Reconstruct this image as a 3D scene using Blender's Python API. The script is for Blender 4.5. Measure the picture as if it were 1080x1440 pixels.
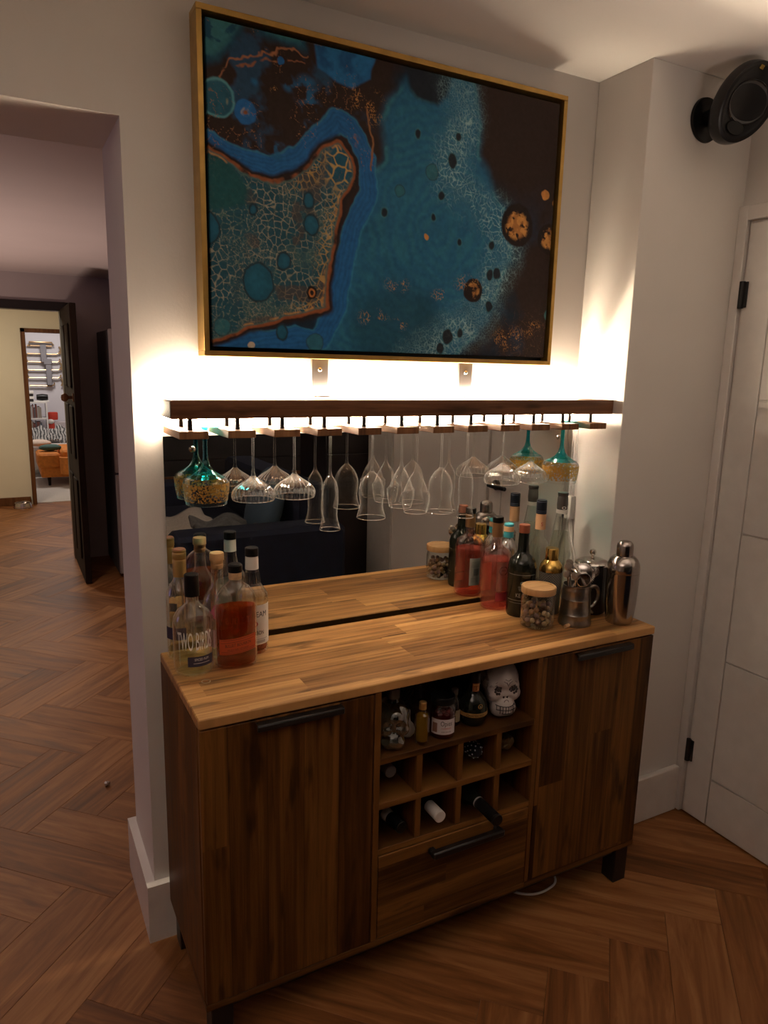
import bpy, bmesh, math, random
import numpy as np
from mathutils import Vector, Matrix
random.seed(7)
SC = bpy.context.scene
COL = SC.collection
for o in list(bpy.data.objects): bpy.data.objects.remove(o)

# ------------------------------------------------------------------ camera
CAM = dict(loc=(-0.305, -1.755, 1.526), yaw=28.149, pitch=11.443, roll=1.349, f=1006.9)
_y, _p, _r = (math.radians(CAM[k]) for k in ('yaw', 'pitch', 'roll'))
FWD = Vector((math.sin(_y)*math.cos(_p), math.cos(_y)*math.cos(_p), -math.sin(_p)))
_ri = Vector((math.cos(_y), -math.sin(_y), 0)); _up = _ri.cross(FWD)
RGT = math.cos(_r)*_ri + math.sin(_r)*_up
UPV = -math.sin(_r)*_ri + math.cos(_r)*_up
cam = bpy.data.cameras.new('camera'); cam.sensor_width = 36; cam.sensor_fit = 'AUTO'
cam.lens = CAM['f']/1440*36; cam.clip_start = 0.02
camo = bpy.data.objects.new('camera', cam); COL.objects.link(camo)
M = Matrix((RGT, UPV, -FWD)).transposed().to_4x4(); M.translation = Vector(CAM['loc'])
camo.matrix_world = M
SC.camera = camo
# ------------------------------------------------------------------ world, lamps, exposure
w = bpy.data.worlds.new('world'); SC.world = w; w.use_nodes = True
w.node_tree.nodes['Background'].inputs[0].default_value = (0.02, 0.018, 0.018, 1)
w.node_tree.nodes['Background'].inputs[1].default_value = 1.0
SC.view_settings.view_transform = 'Standard'; SC.view_settings.look = 'None'
SC.view_settings.gamma = 1.0; SC.view_settings.use_curve_mapping = False
SC.view_settings.exposure = 0.12
SC.cycles.transparent_max_bounces = 32
SC.cycles.max_bounces = 12; SC.cycles.glossy_bounces = 6; SC.cycles.diffuse_bounces = 5
SC.cycles.caustics_reflective = False; SC.cycles.caustics_refractive = False
SC.cycles.sample_clamp_indirect = 4.0
LED_STRENGTH = 355.0
LED_COLOR = (1.0, 0.80, 0.57)

def lamp(name, kind, loc, power, color, size=0.2, rot=None, spot=None):
    l = bpy.data.lights.new(name, kind); l.energy = power; l.color = color
    if kind == 'AREA': l.shape = 'DISK'; l.size = size
    else: l.shadow_soft_size = size
    if spot: l.spot_size = math.radians(spot[0]); l.spot_blend = spot[1]
    o = bpy.data.objects.new(name, l); o.location = loc
    if rot: o.rotation_euler = rot
    COL.objects.link(o); return o
lamp('room_lamp', 'POINT', (2.15, -2.75, 1.85), 16, (1.0, 0.80, 0.68), 0.12)
lamp('lounge_bounce_fill', 'SPOT', (-1.0, -1.7, 1.72), 62, (1.0, 0.80, 0.68), 0.15, (math.pi, 0, 0), (140, 0.6))  # unseen spot added behind the camera to lift the room by ceiling bounce
lamp('ceiling_fill', 'SPOT', (1.05, -1.25, 1.70), 18, (1.0, 0.80, 0.66), 0.15, (math.pi, 0, 0), (150, 0.8))  # bodiless upward spot added to brighten the ceiling; no pendant hangs here
lamp('kitchen_ceiling_fill', 'SPOT', (-0.9, 2.6, 0.35), 82, (1.0, 0.76, 0.62), 0.3, (math.pi, 0, 0), (120, 0.7))  # added low spot aimed up, brightens the kitchen ceiling
lamp('kitchen_floor_fill', 'SPOT', (-0.55, 1.9, 2.08), 40, (1.0, 0.78, 0.60), 0.1, (0, 0, 0), (115, 0.8))  # extra spot put in to brighten the kitchen floor
lamp('jamb_tint_fill', 'AREA', (-2.5, 0.9, 1.4), 1.8, (0.55, 0.48, 1.0), 0.9, (0, -math.pi/2, 0))  # violet area light added to tint the jamb; no window is modelled
lamp('hall_lamp', 'AREA', (-0.55, 5.3, 2.28), 21, (1.0, 0.85, 0.66), 0.5)
lamp('far_room_lamp', 'AREA', (0.3, 8.3, 2.28), 20, (1.0, 0.92, 0.86), 0.6)

# ------------------------------------------------------------------ mesh helpers
class MB:
    def __init__(s): s.v = []; s.f = []
    def box(s, x0, x1, y0, y1, z0, z1):
        b = len(s.v)
        s.v += [(x0,y0,z0),(x1,y0,z0),(x1,y1,z0),(x0,y1,z0),(x0,y0,z1),(x1,y0,z1),(x1,y1,z1),(x0,y1,z1)]
        s.f += [tuple(b+i for i in q) for q in ((0,3,2,1),(4,5,6,7),(0,1,5,4),(1,2,6,5),(2,3,7,6),(3,0,4,7))]
        return s
    def lathe(s, prof, seg=32, c=(0,0,0), sx=1, sy=1, rib=None, mat=None):
        rings = []
        for (r, z) in prof:
            if r <= 1e-6:
                rings.append([len(s.v)]); s.v.append((c[0], c[1], c[2]+z)); continue
            ring = []
            for i in range(seg):
                a = 2*math.pi*i/seg; k = 1 if rib is None else rib(a, r, z)
                ring.append(len(s.v)); s.v.append((c[0]+r*k*sx*math.cos(a), c[1]+r*k*sy*math.sin(a), c[2]+z))
            rings.append(ring)
        for A, B in zip(rings, rings[1:]):
            if len(A) == 1 and len(B) == 1: continue
            for i in range(seg):
                j = (i+1) % seg
                if len(A) == 1: s.f.append((A[0], B[j], B[i]))
                elif len(B) == 1: s.f.append((A[i], A[j], B[0]))
                else: s.f.append((A[i], A[j], B[j], B[i]))
        return s
    def tube(s, pts, r, seg=8, closed=False, caps=True):
        P = [Vector(p) for p in pts]; n = len(P); rings = []
        rr = r if hasattr(r, '__len__') else [r]*n
        ref = Vector((0, 0, 1)); U = None
        for i in range(n):
            if closed: t = P[(i+1) % n]-P[i-1]
            else: t = P[min(i+1, n-1)]-P[max(i-1, 0)]
            t.normalize()
            if U is None:
                U = t.cross(ref)
                if U.length < 1e-3: U = t.cross(Vector((1, 0, 0)))
            U = (U - t*U.dot(t)); U.normalize(); V = t.cross(U)
            ring = []
            for k in range(seg):
                a = 2*math.pi*k/seg; q = P[i]+(U*math.cos(a)+V*math.sin(a))*rr[i]
                ring.append(len(s.v)); s.v.append(tuple(q))
            rings.append(ring)
        prs = list(zip(rings, rings[1:])) + ([(rings[-1], rings[0])] if closed else [])
        for A, B in prs:
            for k in range(seg):
                j = (k+1) % seg; s.f.append((A[k], A[j], B[j], B[k]))
        if caps and not closed:
            s.f.append(tuple(rings[0][::-1])); s.f.append(tuple(rings[-1]))
        return s
    def cyl(s, a, b, r, seg=16): return s.tube([a, b], r, seg)
    def sphere(s, c, r, seg=16, rings=10, sc=(1,1,1)):
        b = len(s.v); prof = [(math.sin(math.pi*i/rings)*r, -math.cos(math.pi*i/rings)*r) for i in range(rings+1)]
        prof[0] = (0, -r); prof[-1] = (0, r); s.lathe(prof, seg)
        for i in range(b, len(s.v)):
            x, y, z = s.v[i]; s.v[i] = (c[0]+x*sc[0], c[1]+y*sc[1], c[2]+z*sc[2])
        return s
    def prism(s, poly, z0, z1):
        b = len(s.v); n = len(poly)
        s.v += [(x, y, z0) for x, y in poly]+[(x, y, z1) for x, y in poly]
        s.f.append(tuple(b+i for i in range(n))[::-1]); s.f.append(tuple(b+n+i for i in range(n)))
        for i in range(n): j = (i+1) % n; s.f.append((b+i, b+j, b+n+j, b+n+i))
        return s
    def xf(s, m):
        s.v = [tuple(m @ Vector(p)) for p in s.v]; return s
    def build(s, name, mat, parent=None, bevel=0, smooth=True, ang=40, segs=1):
        me = bpy.data.meshes.new(name); me.from_pydata(s.v, [], s.f)
        bm = bmesh.new(); bm.from_mesh(me)
        bmesh.ops.recalc_face_normals(bm, faces=bm.faces)
        if bevel: bmesh.ops.bevel(bm, geom=list(bm.edges), offset=bevel, segments=segs, affect='EDGES', profile=0.7)
        bm.to_mesh(me); bm.free()
        if smooth:
            me.polygons.foreach_set('use_smooth', [True]*len(me.polygons)); me.set_sharp_from_angle(angle=math.radians(ang))
        if mat: me.materials.append(mat)
        o = bpy.data.objects.new(name, me); COL.objects.link(o)
        if parent: o.parent = parent
        return o
def BX(*a): return MB().box(*a)
def spline(pts, n=8):
    P = [Vector(p) for p in pts]; P = [P[0]*2-P[1]]+P+[P[-1]*2-P[-2]]; out = []
    for i in range(1, len(P)-2):
        for k in range(n):
            t = k/n; a, b, c, d = P[i-1], P[i], P[i+1], P[i+2]
            out.append(.5*((2*b)+(c-a)*t+(2*a-5*b+4*c-d)*t*t+(3*b-a-3*c+d)*t**3))
    out.append(P[-2]); return out
def tag(o, label=None, cat=None, group=None, kind=None):
    if label: o['label'] = label
    if cat: o['category'] = cat
    if group: o['group'] = group
    if kind: o['kind'] = kind
    return o
def thing(name, label, cat, loc=(0,0,0), rz=0, group=None):
    o = bpy.data.objects.new(name, None); COL.objects.link(o); o.empty_display_size = .05
    o.location = loc; o.rotation_euler = (0, 0, rz); return tag(o, label, cat, group)
def struct(name, mb, mat, bevel=0, label=None):
    o = mb.build(name, mat, None, bevel); o['kind'] = 'structure'
    if label: o['label'] = label
    return o
def copy_tree(o, parent=None):
    c = o.copy(); COL.objects.link(c); c.parent = parent
    for ch in list(o.children): copy_tree(ch, c)
    return c
_tc = {}
def text_geo(txt, h, sx=1.0, depth=0.0):
    cu = bpy.data.curves.new('t', 'FONT'); cu.body = txt; cu.size = 1.0; cu.align_x = 'CENTER'; cu.resolution_u = 3
    ob = bpy.data.objects.new('t', cu); COL.objects.link(ob)
    dg = bpy.context.evaluated_depsgraph_get()
    me = bpy.data.meshes.new_from_object(ob.evaluated_get(dg))
    V = [(v.co.x*h*sx/0.7, v.co.y*h/0.7) for v in me.vertices]; F = [tuple(p.vertices) for p in me.polygons]
    bpy.data.objects.remove(ob); bpy.data.curves.remove(cu); bpy.data.meshes.remove(me)
    return V, F
def wrap_text(name, txt, h, r, z, mat, parent, ang=0, sx=1.0, scy=1.0, width=None):
    """letters bent round a cylinder of radius r, centred at angle ang (0 = -y side, + = towards +x)"""
    V, F = text_geo(txt, h, sx)
    if width:
        x0 = min(v[0] for v in V); x1 = max(v[0] for v in V); k = width/(x1-x0); V = [(v[0]*k, v[1]) for v in V]
    m = MB(); m.f = F
    for (x, y) in V:
        a = ang + x/r; m.v.append((r*math.sin(a), -r*math.cos(a)*scy, z+y))
    return m.build(name, mat, parent, smooth=False)
def flat_text(name, txt, h, loc, mat, parent, sx=1.0, width=None):
    V, F = text_geo(txt, h, sx)
    if width:
        x0 = min(v[0] for v in V); x1 = max(v[0] for v in V); k = width/(x1-x0); V = [(v[0]*k, v[1]) for v in V]
    m = MB(); m.f = F; m.v = [(loc[0]+x, loc[1], loc[2]+y) for x, y in V]
    return m.build(name, mat, parent, smooth=False)
def band(r, z0, z1, a0, a1, n=20, scy=1.0, zf=None):
    m = MB()
    for i in range(n+1):
        a = a0+(a1-a0)*i/n; x = r*math.sin(a); y = -r*math.cos(a)*scy
        m.v += [(x, y, z0), (x, y, z1)]
    m.f = [(2*i, 2*i+2, 2*i+3, 2*i+1) for i in range(n)]
    return m

# ------------------------------------------------------------------ materials
class NT:
    def __init__(s, name):
        s.m = bpy.data.materials.new(name); s.m.use_nodes = True; s.t = s.m.node_tree
        s.t.nodes.clear(); s.out = s.t.nodes.new('ShaderNodeOutputMaterial')
    def n(s, typ, **kw):
        nd = s.t.nodes.new('ShaderNode'+typ)
        for k, v in kw.items():
            if k.startswith('i_'):
                key = k[2:]; key = int(key) if key.isdigit() else key.replace('_', ' ')
                s.set(nd.inputs[key], v)
            else: setattr(nd, k, v)
        return nd
    def set(s, inp, v):
        if hasattr(v, 'bl_idname') and hasattr(v, 'outputs'): s.t.links.new(v.outputs[0], inp)
        elif isinstance(v, bpy.types.NodeSocket): s.t.links.new(v, inp)
        else: inp.default_value = v
    def math(s, op, a, b=None, c=None, clamp=False):
        nd = s.n('Math', operation=op); nd.use_clamp = clamp
        for i, v in enumerate((a, b, c)):
            if v is not None: s.set(nd.inputs[i], v)
        return nd.outputs[0]
    def ramp(s, fac, stops, interp='LINEAR'):
        nd = s.n('ValToRGB'); nd.color_ramp.interpolation = interp; e = nd.color_ramp.elements
        while len(e) < len(stops): e.new(0.5)
        for el, (p, c) in zip(e, stops):
            el.position = p; el.color = (*c, 1) if len(c) == 3 else c
        s.set(nd.inputs[0], fac); return nd.outputs[0]
    def mix(s, fac, a, b, blend='MIX'):
        nd = s.n('MixRGB', blend_type=blend)
        for i, v in enumerate((fac, a, b)):
            if isinstance(v, tuple) and len(v) == 3: v = (*v, 1)
            s.set(nd.inputs[i], v)
        return nd.outputs[0]
    def bsdf(s, **kw):
        b = s.n('BsdfPrincipled')
        for k, v in kw.items():
            if isinstance(v, tuple) and len(v) == 3: v = (*v, 1)
            s.set(b.inputs[k.replace('_', ' ')], v)
        s.t.links.new(b.outputs[0], s.out.inputs[0]); return b
    def bump(s, h, strength=.3, dist=.01):
        nd = s.n('Bump'); nd.inputs['Strength'].default_value = strength; nd.inputs['Distance'].default_value = dist
        s.set(nd.inputs['Height'], h); return nd.outputs[0]
_mc = {}
def pbr(name, c, rough=.5, metal=0, noise=0, nscale=20, bump=0, **kw):
    if name in _mc: return _mc[name]
    N = NT(name); col = (*c, 1) if len(c) == 3 else c
    tex = N.n('TexNoise', i_Scale=nscale, i_Detail=4.0); tc = N.n('TexCoord'); N.t.links.new(tc.outputs['Object'], tex.inputs['Vector'])
    k = noise if noise else .04
    lo = tuple(x*(1-k) for x in c[:3]); hi = tuple(min(1, x*(1+k)) for x in c[:3])
    cc = N.ramp(tex.outputs[0], [(.3, lo), (.7, hi)])
    args = dict(Base_Color=cc, Roughness=rough, Metallic=metal); args.update(kw)
    if bump: args['Normal'] = N.bump(tex.outputs[0], bump, .004)
    N.bsdf(**args); _mc[name] = N.m; return N.m
def glass(name, tint=(1,1,1), base=.05, edge=.75, power=2.2, rough=.02, gcol=(1,1,1), haze=0.0, hedge=0.0):
    """thin glass wall: see-through, glossier towards grazing view"""
    N = NT(name); lw = N.n('LayerWeight', i_Blend=.5)
    f = N.math('MULTIPLY_ADD', N.math('POWER', lw.outputs['Facing'], power), edge, base, clamp=True)
    tr = N.n('BsdfTransparent'); tr.inputs[0].default_value = (*tint, 1)
    gl = N.n('BsdfGlossy'); gl.inputs[0].default_value = (*gcol, 1); gl.inputs['Roughness'].default_value = rough
    mx = N.n('MixShader'); N.set(mx.inputs[0], f); N.t.links.new(tr.outputs[0], mx.inputs[1]); N.t.links.new(gl.outputs[0], mx.inputs[2])
    res = mx
    if haze:
        tl = N.n('BsdfTranslucent'); tl.inputs[0].default_value = (*gcol, 1); m2 = N.n('MixShader'); N.set(m2.inputs[0], N.math('MULTIPLY_ADD', N.math('POWER', lw.outputs['Facing'], 3.0), hedge, haze))
        N.t.links.new(mx.outputs[0], m2.inputs[1]); N.t.links.new(tl.outputs[0], m2.inputs[2]); res = m2
    N.t.links.new(res.outputs[0], N.out.inputs[0]); return N.m
def liquid(name, tint, body=(.5,.1,.02), k=.25):
    N = NT(name); tr = N.n('BsdfTransparent'); tr.inputs[0].default_value = (*tint, 1)
    df = N.n('BsdfTranslucent'); df.inputs[0].default_value = (*body, 1)
    d2 = N.n('BsdfDiffuse'); d2.inputs[0].default_value = (*body, 1)
    ad = N.n('MixShader'); ad.inputs[0].default_value = .5; N.t.links.new(df.outputs[0], ad.inputs[1]); N.t.links.new(d2.outputs[0], ad.inputs[2])
    mx = N.n('MixShader'); mx.inputs[0].default_value = k; N.t.links.new(tr.outputs[0], mx.inputs[1]); N.t.links.new(ad.outputs[0], mx.inputs[2])
    N.t.links.new(mx.outputs[0], N.out.inputs[0]); return N.m
def wood(name, grain, across, sw=.05, sl=.45, dark=(.095,.042,.017), mid=(.21,.105,.042), light=(.36,.20,.085), rough=.5, seed=0.0, contrast=1.0, bump=.12):
    """laminate of long staves; grain / across are axis indices of object space"""
    N = NT(name); tc = N.n('TexCoord'); sp = N.n('SeparateXYZ'); N.t.links.new(tc.outputs['Object'], sp.inputs[0])
    g, a = sp.outputs[grain], sp.outputs[across]
    ca = N.math('ADD', N.math('DIVIDE', a, sw), 37.3+seed)
    ia = N.math('FLOOR', ca)
    wn0 = N.n('TexWhiteNoise', noise_dimensions='1D'); N.set(wn0.inputs['W'], ia)
    cg = N.math('ADD', N.math('DIVIDE', g, sl), N.math('MULTIPLY', wn0.outputs['Value'], 7.0))
    ig = N.math('FLOOR', cg)
    wn = N.n('TexWhiteNoise', noise_dimensions='2D'); cb = N.n('CombineXYZ'); N.set(cb.inputs[0], ia); N.set(cb.inputs[1], ig)
    N.t.links.new(cb.outputs[0], wn.inputs['Vector'])
    tone = wn.outputs['Value']
    # grain, shifted per stave
    cv = N.n('CombineXYZ'); N.set(cv.inputs[0], N.math('MULTIPLY_ADD', g, 2.2, N.math('MULTIPLY', tone, 31.0)))
    N.set(cv.inputs[1], N.math('MULTIPLY', a, 55.0)); N.set(cv.inputs[2], N.math('MULTIPLY', tone, 9.0))
    gn = N.n('TexNoise', i_Scale=1.0, i_Detail=6.0, i_Roughness=.62, i_Distortion=.4); N.t.links.new(cv.outputs[0], gn.inputs['Vector'])
    cv2 = N.n('CombineXYZ'); N.set(cv2.inputs[0], N.math('MULTIPLY_ADD', g, 5.0, N.math('MULTIPLY', tone, 17.0)))
    N.set(cv2.inputs[1], N.math('MULTIPLY', a, 22.0)); N.set(cv2.inputs[2], N.math('MULTIPLY', tone, 5.0))
    kn = N.n('TexNoise', i_Scale=1.0, i_Detail=3.0, i_Roughness=.5); N.t.links.new(cv2.outputs[0], kn.inputs['Vector'])
    v = N.math('ADD', N.math('MULTIPLY', tone, .50*contrast), N.math('MULTIPLY_ADD', gn.outputs[0], 1.5, -.42))
    col = N.ramp(v, [(.20, dark), (.55, mid), (.95, light)])
    knot = N.ramp(kn.outputs[0], [(.60, (0,0,0)), (.70, (1,1,1))])
    col = N.mix(N.math('MULTIPLY', knot, .72), col, tuple(x*.38 for x in dark))
    # hairline joint between staves
    fr = N.math('FRACT', ca); jt = N.math('LESS_THAN', N.math('MINIMUM', fr, N.math('SUBTRACT', 1.0, fr)), .012)
    col = N.mix(N.math('MULTIPLY', jt, .45), col, tuple(x*.4 for x in dark))
    N.bsdf(Base_Color=col, Roughness=N.math('MULTIPLY_ADD', gn.outputs[0], .2, rough-.1), Specular_IOR_Level=.22, Normal=N.bump(gn.outputs[0], bump, .003))
    return N.m

def mat_plank():
    N = NT('oak_plank'); uv = N.n('UVMap'); oi = N.n('ObjectInfo'); ge = N.n('NewGeometry')
    rnd = N.math('FRACT', N.math('ADD', oi.outputs['Random'], ge.outputs['Random Per Island']))
    sp = N.n('SeparateXYZ'); N.t.links.new(uv.outputs[0], sp.inputs[0])
    cv = N.n('CombineXYZ'); N.set(cv.inputs[0], N.math('MULTIPLY_ADD', sp.outputs[0], 2.5, N.math('MULTIPLY', rnd, 60.0)))
    N.set(cv.inputs[1], N.math('MULTIPLY', sp.outputs[1], 26.0)); N.set(cv.inputs[2], N.math('MULTIPLY', rnd, 13.0))
    gn = N.n('TexNoise', i_Scale=1.0, i_Detail=6.0, i_Roughness=.6, i_Distortion=.9); N.t.links.new(cv.outputs[0], gn.inputs['Vector'])
    cv2 = N.n('CombineXYZ'); N.set(cv2.inputs[0], N.math('MULTIPLY_ADD', sp.outputs[0], 5.0, N.math('MULTIPLY', rnd, 40.0)))
    N.set(cv2.inputs[1], N.math('MULTIPLY', sp.outputs[1], 14.0)); N.set(cv2.inputs[2], N.math('MULTIPLY', rnd, 7.0))
    kn = N.n('TexNoise', i_Scale=1.0, i_Detail=2.0); N.t.links.new(cv2.outputs[0], kn.inputs['Vector'])
    v = N.math('ADD', N.math('MULTIPLY', rnd, .26), N.math('MULTIPLY_ADD', gn.outputs[0], 1.35, -.26))
    col = N.ramp(v, [(.20, (.095,.031,.008)), (.52, (.215,.083,.025)), (.86, (.36,.165,.062))])
    k = N.ramp(kn.outputs[0], [(.66, (0,0,0)), (.78, (1,1,1))])
    col = N.mix(N.math('MULTIPLY', k, .55), col, (.10,.040,.018))
    N.bsdf(Base_Color=col, Roughness=N.math('MULTIPLY_ADD', gn.outputs[0], .2, .40), Specular_IOR_Level=.3, Normal=N.bump(gn.outputs[0], .12, .002))
    return N.m
def mat_paint(name, c, bump=.12):
    N = NT(name); tc = N.n('TexCoord'); n1 = N.n('TexNoise', i_Scale=140.0, i_Detail=3.0); n2 = N.n('TexNoise', i_Scale=3.0, i_Detail=3.0)
    for n in (n1, n2): N.t.links.new(tc.outputs['Object'], n.inputs['Vector'])
    col = N.ramp(n2.outputs[0], [(.3, tuple(x*.97 for x in c)), (.7, tuple(min(1, x*1.02) for x in c))])
    N.bsdf(Base_Color=col, Roughness=.72, Normal=N.bump(N.math('ADD', n1.outputs[0], N.math('MULTIPLY', n2.outputs[0], 2.0)), bump, .002))
    return N.m
def emit(name, c, s):
    N = NT(name); e = N.n('Emission'); e.inputs[0].default_value = (*c, 1); e.inputs[1].default_value = s
    N.t.links.new(e.outputs[0], N.out.inputs[0]); return N.m

WALL = mat_paint('wall_paint', (.70,.67,.645)); CEIL = mat_paint('ceiling_paint', (.88,.86,.83), .05)
TRIM = pbr('white_trim', (.74,.71,.69), .38); DOORW = pbr('white_door_paint', (.72,.70,.68), .35)
PLANK = mat_plank(); SUBF = pbr('floor_joint', (.05,.022,.010), .9)
CREAM = mat_paint('cream_paint', (.74,.68,.52), .05); LILAC = mat_paint('pale_lilac_paint', (.66,.64,.68), .05)
KWALL = mat_paint('kitchen_paint', (.50,.44,.45), .05); KDARK = mat_paint('kitchen_dark_paint', (.09,.08,.085), .05)
KCEIL = mat_paint('kitchen_ceiling_paint', (.62,.54,.55), .05)
DKWALL = pbr('charcoal_wall', (.012,.010,.011), .6)
DKWOOD = wood('dark_door_wood', 2, 1, .12, 2.5, (.007,.0028,.0012), (.013,.0052,.0026), (.022,.0095,.0045), .75)
BLKWOOD = pbr('black_stained_wood', (.016,.011,.012), .4)
BRNWOOD = wood('brown_frame_wood', 2, 0, .2, 2.5, (.07,.026,.010), (.13,.052,.02), (.18,.08,.032), .45)
W_TOP = wood('sideboard_top_wood', 0, 1, .072, .52, (.120,.050,.015), (.33,.160,.055), (.56,.305,.115), .40)
W_FRONT = wood('sideboard_front_wood', 2, 0, .085, 1.4, (.026,.009,.002), (.085,.032,.007), (.19,.080,.019), .5, 2.0)
W_SIDE = wood('sideboard_side_wood', 2, 1, .085, 1.4, (.026,.009,.002), (.085,.031,.007), (.17,.070,.017), .5, 5.0)
W_EDGE = wood('sideboard_edge_wood', 0, 2, .05, .9, (.045,.017,.004), (.115,.046,.011), (.21,.092,.024), .5, 1.0)
W_SHELF = wood('rack_board_wood', 0, 2, .2, 3.0, (.085,.036,.018), (.16,.070,.033), (.24,.115,.052), .5, 3.0)
W_RAIL = wood('rack_rail_wood', 1, 0, .2, 3.0, (.085,.038,.018), (.19,.088,.038), (.30,.155,.07), .55, 4.0)
W_LID = wood('jar_lid_wood', 0, 1, .3, 3.0, (.36,.19,.08), (.48,.28,.13), (.60,.38,.19), .5, 4.0)
BLACK = pbr('black_metal', (.012,.011,.012), .38, .2); BLACKPL = pbr('black_plastic', (.006,.006,.0065), .30, Specular_IOR_Level=.22)
STEELG = pbr('grey_steel_strap', (.20,.19,.19), .42, .85); CHROME = pbr('polished_steel', (.66,.63,.60), .14, 1.0, .05)
STEELD = pbr('dark_polished_steel', (.42,.38,.36), .16, 1.0, .05); PEWTER = pbr('pewter', (.34,.31,.28), .30, 1.0, .15, 60, .15)
GOLDM = pbr('gold_metal', (.72,.47,.13), .24, 1.0, .08); BRASSF = pbr('brushed_gold_frame', (.44,.27,.075), .38, .75, .12, 30)
CORK = pbr('cork', (.50,.31,.16), .75, 0, .2, 120); WHITEP = pbr('white_plastic', (.74,.72,.70), .4)
PAPER = pbr('white_paper_label', (.76,.73,.68), .7); INK = pbr('black_ink', (.015,.013,.014), .6); REDINK = pbr('red_ink', (.45,.03,.03), .6)
NAVYLAB = pbr('dark_navy_label', (.028,.024,.055), .5); WHITEINK = pbr('white_ink', (.82,.80,.78), .5)
ORANGELAB = pbr('orange_label', (.48,.075,.018), .6); PEACH = pbr('peach_label', (.68,.40,.22), .6); COPPERCAP = pbr('copper_cap', (.32,.10,.055), .4, .35)
BRONZE = pbr('bronze_cap', (.30,.16,.075), .38, .5); GOLDCAP = pbr('gold_foil_cap', (.46,.29,.10), .32, .7)
NAVYCAP = pbr('navy_cap', (.008,.010,.018), .35, Specular_IOR_Level=.25); TURQ = pbr('turquoise_cap', (.05,.33,.40), .5); GREYCAP = pbr('dark_grey_cap', (.07,.06,.055), .5)
GLASS = glass('clear_glass', (.985,.985,.98), .03, .97, 2.6, .02, (1,1,1), .006, .30); BGLASS = glass('bottle_glass', (.94,.96,.94), .05, .95, 2.2, .015, (1,1,1), .003, .06)
PGLASS = glass('pink_glass', (.97,.80,.79), .05, .7, 2.0, .03); GREENGL = pbr('black_green_glass', (.008,.010,.007), .06, 0, .04)
TEALGL = glass('teal_glass', (.10,.66,.74), .06, .7, 2.2, .02, (.6,1,1))
SMOKEGL = glass('smoky_crystal_glass', (.75,.77,.76), .10, .8, 1.5, .04)
AMBER = liquid('bourbon_liquid', (.72,.20,.03), (.45,.09,.012), .30); PALEY = liquid('pale_yellow_liquid', (.96,.94,.80), (.6,.5,.2), .06)
CLEARL = liquid('clear_liquid', (.94,.95,.92), (.6,.6,.55), .06); PINKL = liquid('pink_gin_liquid', (.97,.64,.57), (.90,.36,.29), .20)
GREYL = liquid('clear_spirit_liquid', (.93,.94,.90), (.55,.55,.48), .16); GOLDL = liquid('yellow_liqueur_liquid', (.75,.50,.06), (.55,.33,.03), .55)
CHERRY = liquid('dark_cherry_liquid', (.25,.03,.02), (.12,.012,.01), .7)
MIRROR = NT('mirror_silver'); _g = MIRROR.n('BsdfGlossy'); _g.inputs[0].default_value = (.78,.78,.74,1); _g.inputs['Roughness'].default_value = 0.0
MIRROR.t.links.new(_g.outputs[0], MIRROR.out.inputs[0]); MIRROR = MIRROR.m
LEDM = emit('warm_led_glow', LED_COLOR, LED_STRENGTH)
def mat_goldband():
    N = NT('gold_crackle'); tc = N.n('TexCoord'); n = N.n('TexNoise', i_Scale=190.0, i_Detail=3.0, i_Roughness=.6); N.t.links.new(tc.outputs['Object'], n.inputs['Vector'])
    sp = N.n('SeparateXYZ'); N.t.links.new(tc.outputs['Object'], sp.inputs[0])
    zz = N.math('MULTIPLY_ADD', sp.outputs[2], 4.0, .80)      # denser leaf towards the stem end
    f = N.ramp(N.math('ADD', n.outputs[0], N.math('MULTIPLY', zz, .35)), [(.52, (0,0,0)), (.56, (1,1,1))])
    tr = N.n('BsdfTransparent'); b = N.n('BsdfPrincipled'); b.inputs['Base Color'].default_value = (.62,.33,.07,1); b.inputs['Metallic'].default_value = .55; b.inputs['Roughness'].default_value = .42
    mx = N.n('MixShader'); N.set(mx.inputs[0], f); N.t.links.new(tr.outputs[0], mx.inputs[1]); N.t.links.new(b.outputs[0], mx.inputs[2])
    N.t.links.new(mx.outputs[0], N.out.inputs[0]); return N.m
GOLDBAND = mat_goldband()

# ------------------------------------------------------------------ setting
XC, ZC, YP, XJ, YJ, ZL = 1.316, 2.359, -.204, -.034, .289, 2.043
BT, BH = .022, .168
XR = 1.745; YREND = -2.29
m = MB(); m.box(XJ, 1.9, 0, YJ, 0, ZC); m.box(-2.6, XJ, 0, YJ, ZL, ZC); m.box(-2.6, -1.75, 0, YJ, 0, ZL)
struct('wall_back', m, WALL)
struct('wall_pilaster', BX(XC, XR+.02, YP, -.0005, 0, ZC), WALL, .002)
struct('wall_right', BX(XR, XR+.15, YREND, YP, 0, ZC), WALL)
struct('wall_left', BX(-2.75, -2.6, -4.7, 4.15, 0, ZC), WALL)
struct('wall_lounge_side', BX(3.3, 3.45, -4.7, YP, 0, ZC), WALL)
struct('ceiling', BX(-2.75, 3.45, -4.8, YJ, ZC, ZC+.1), CEIL)
struct('ceiling_kitchen', BX(-2.75, 1.5, YJ, 4.25, 2.125, 2.24), KCEIL)
m = MB(); m.box(.165, 1.5, 4.15, 4.25, 0, 2.125); m.box(-2.75, .165, 4.15, 4.25, 1.935, 2.125); m.box(-2.75, -1.2, 4.15, 4.25, 0, 1.935)
struct('wall_kitchen_end', m, KWALL)
struct('wall_kitchen_right', BX(1.4, 1.55, YJ, 4.15, 0, 2.125), KDARK)
struct('ceiling_hall', BX(-1.7, 1.5, 4.25, 6.75, 2.3, 2.4), CEIL)
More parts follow.
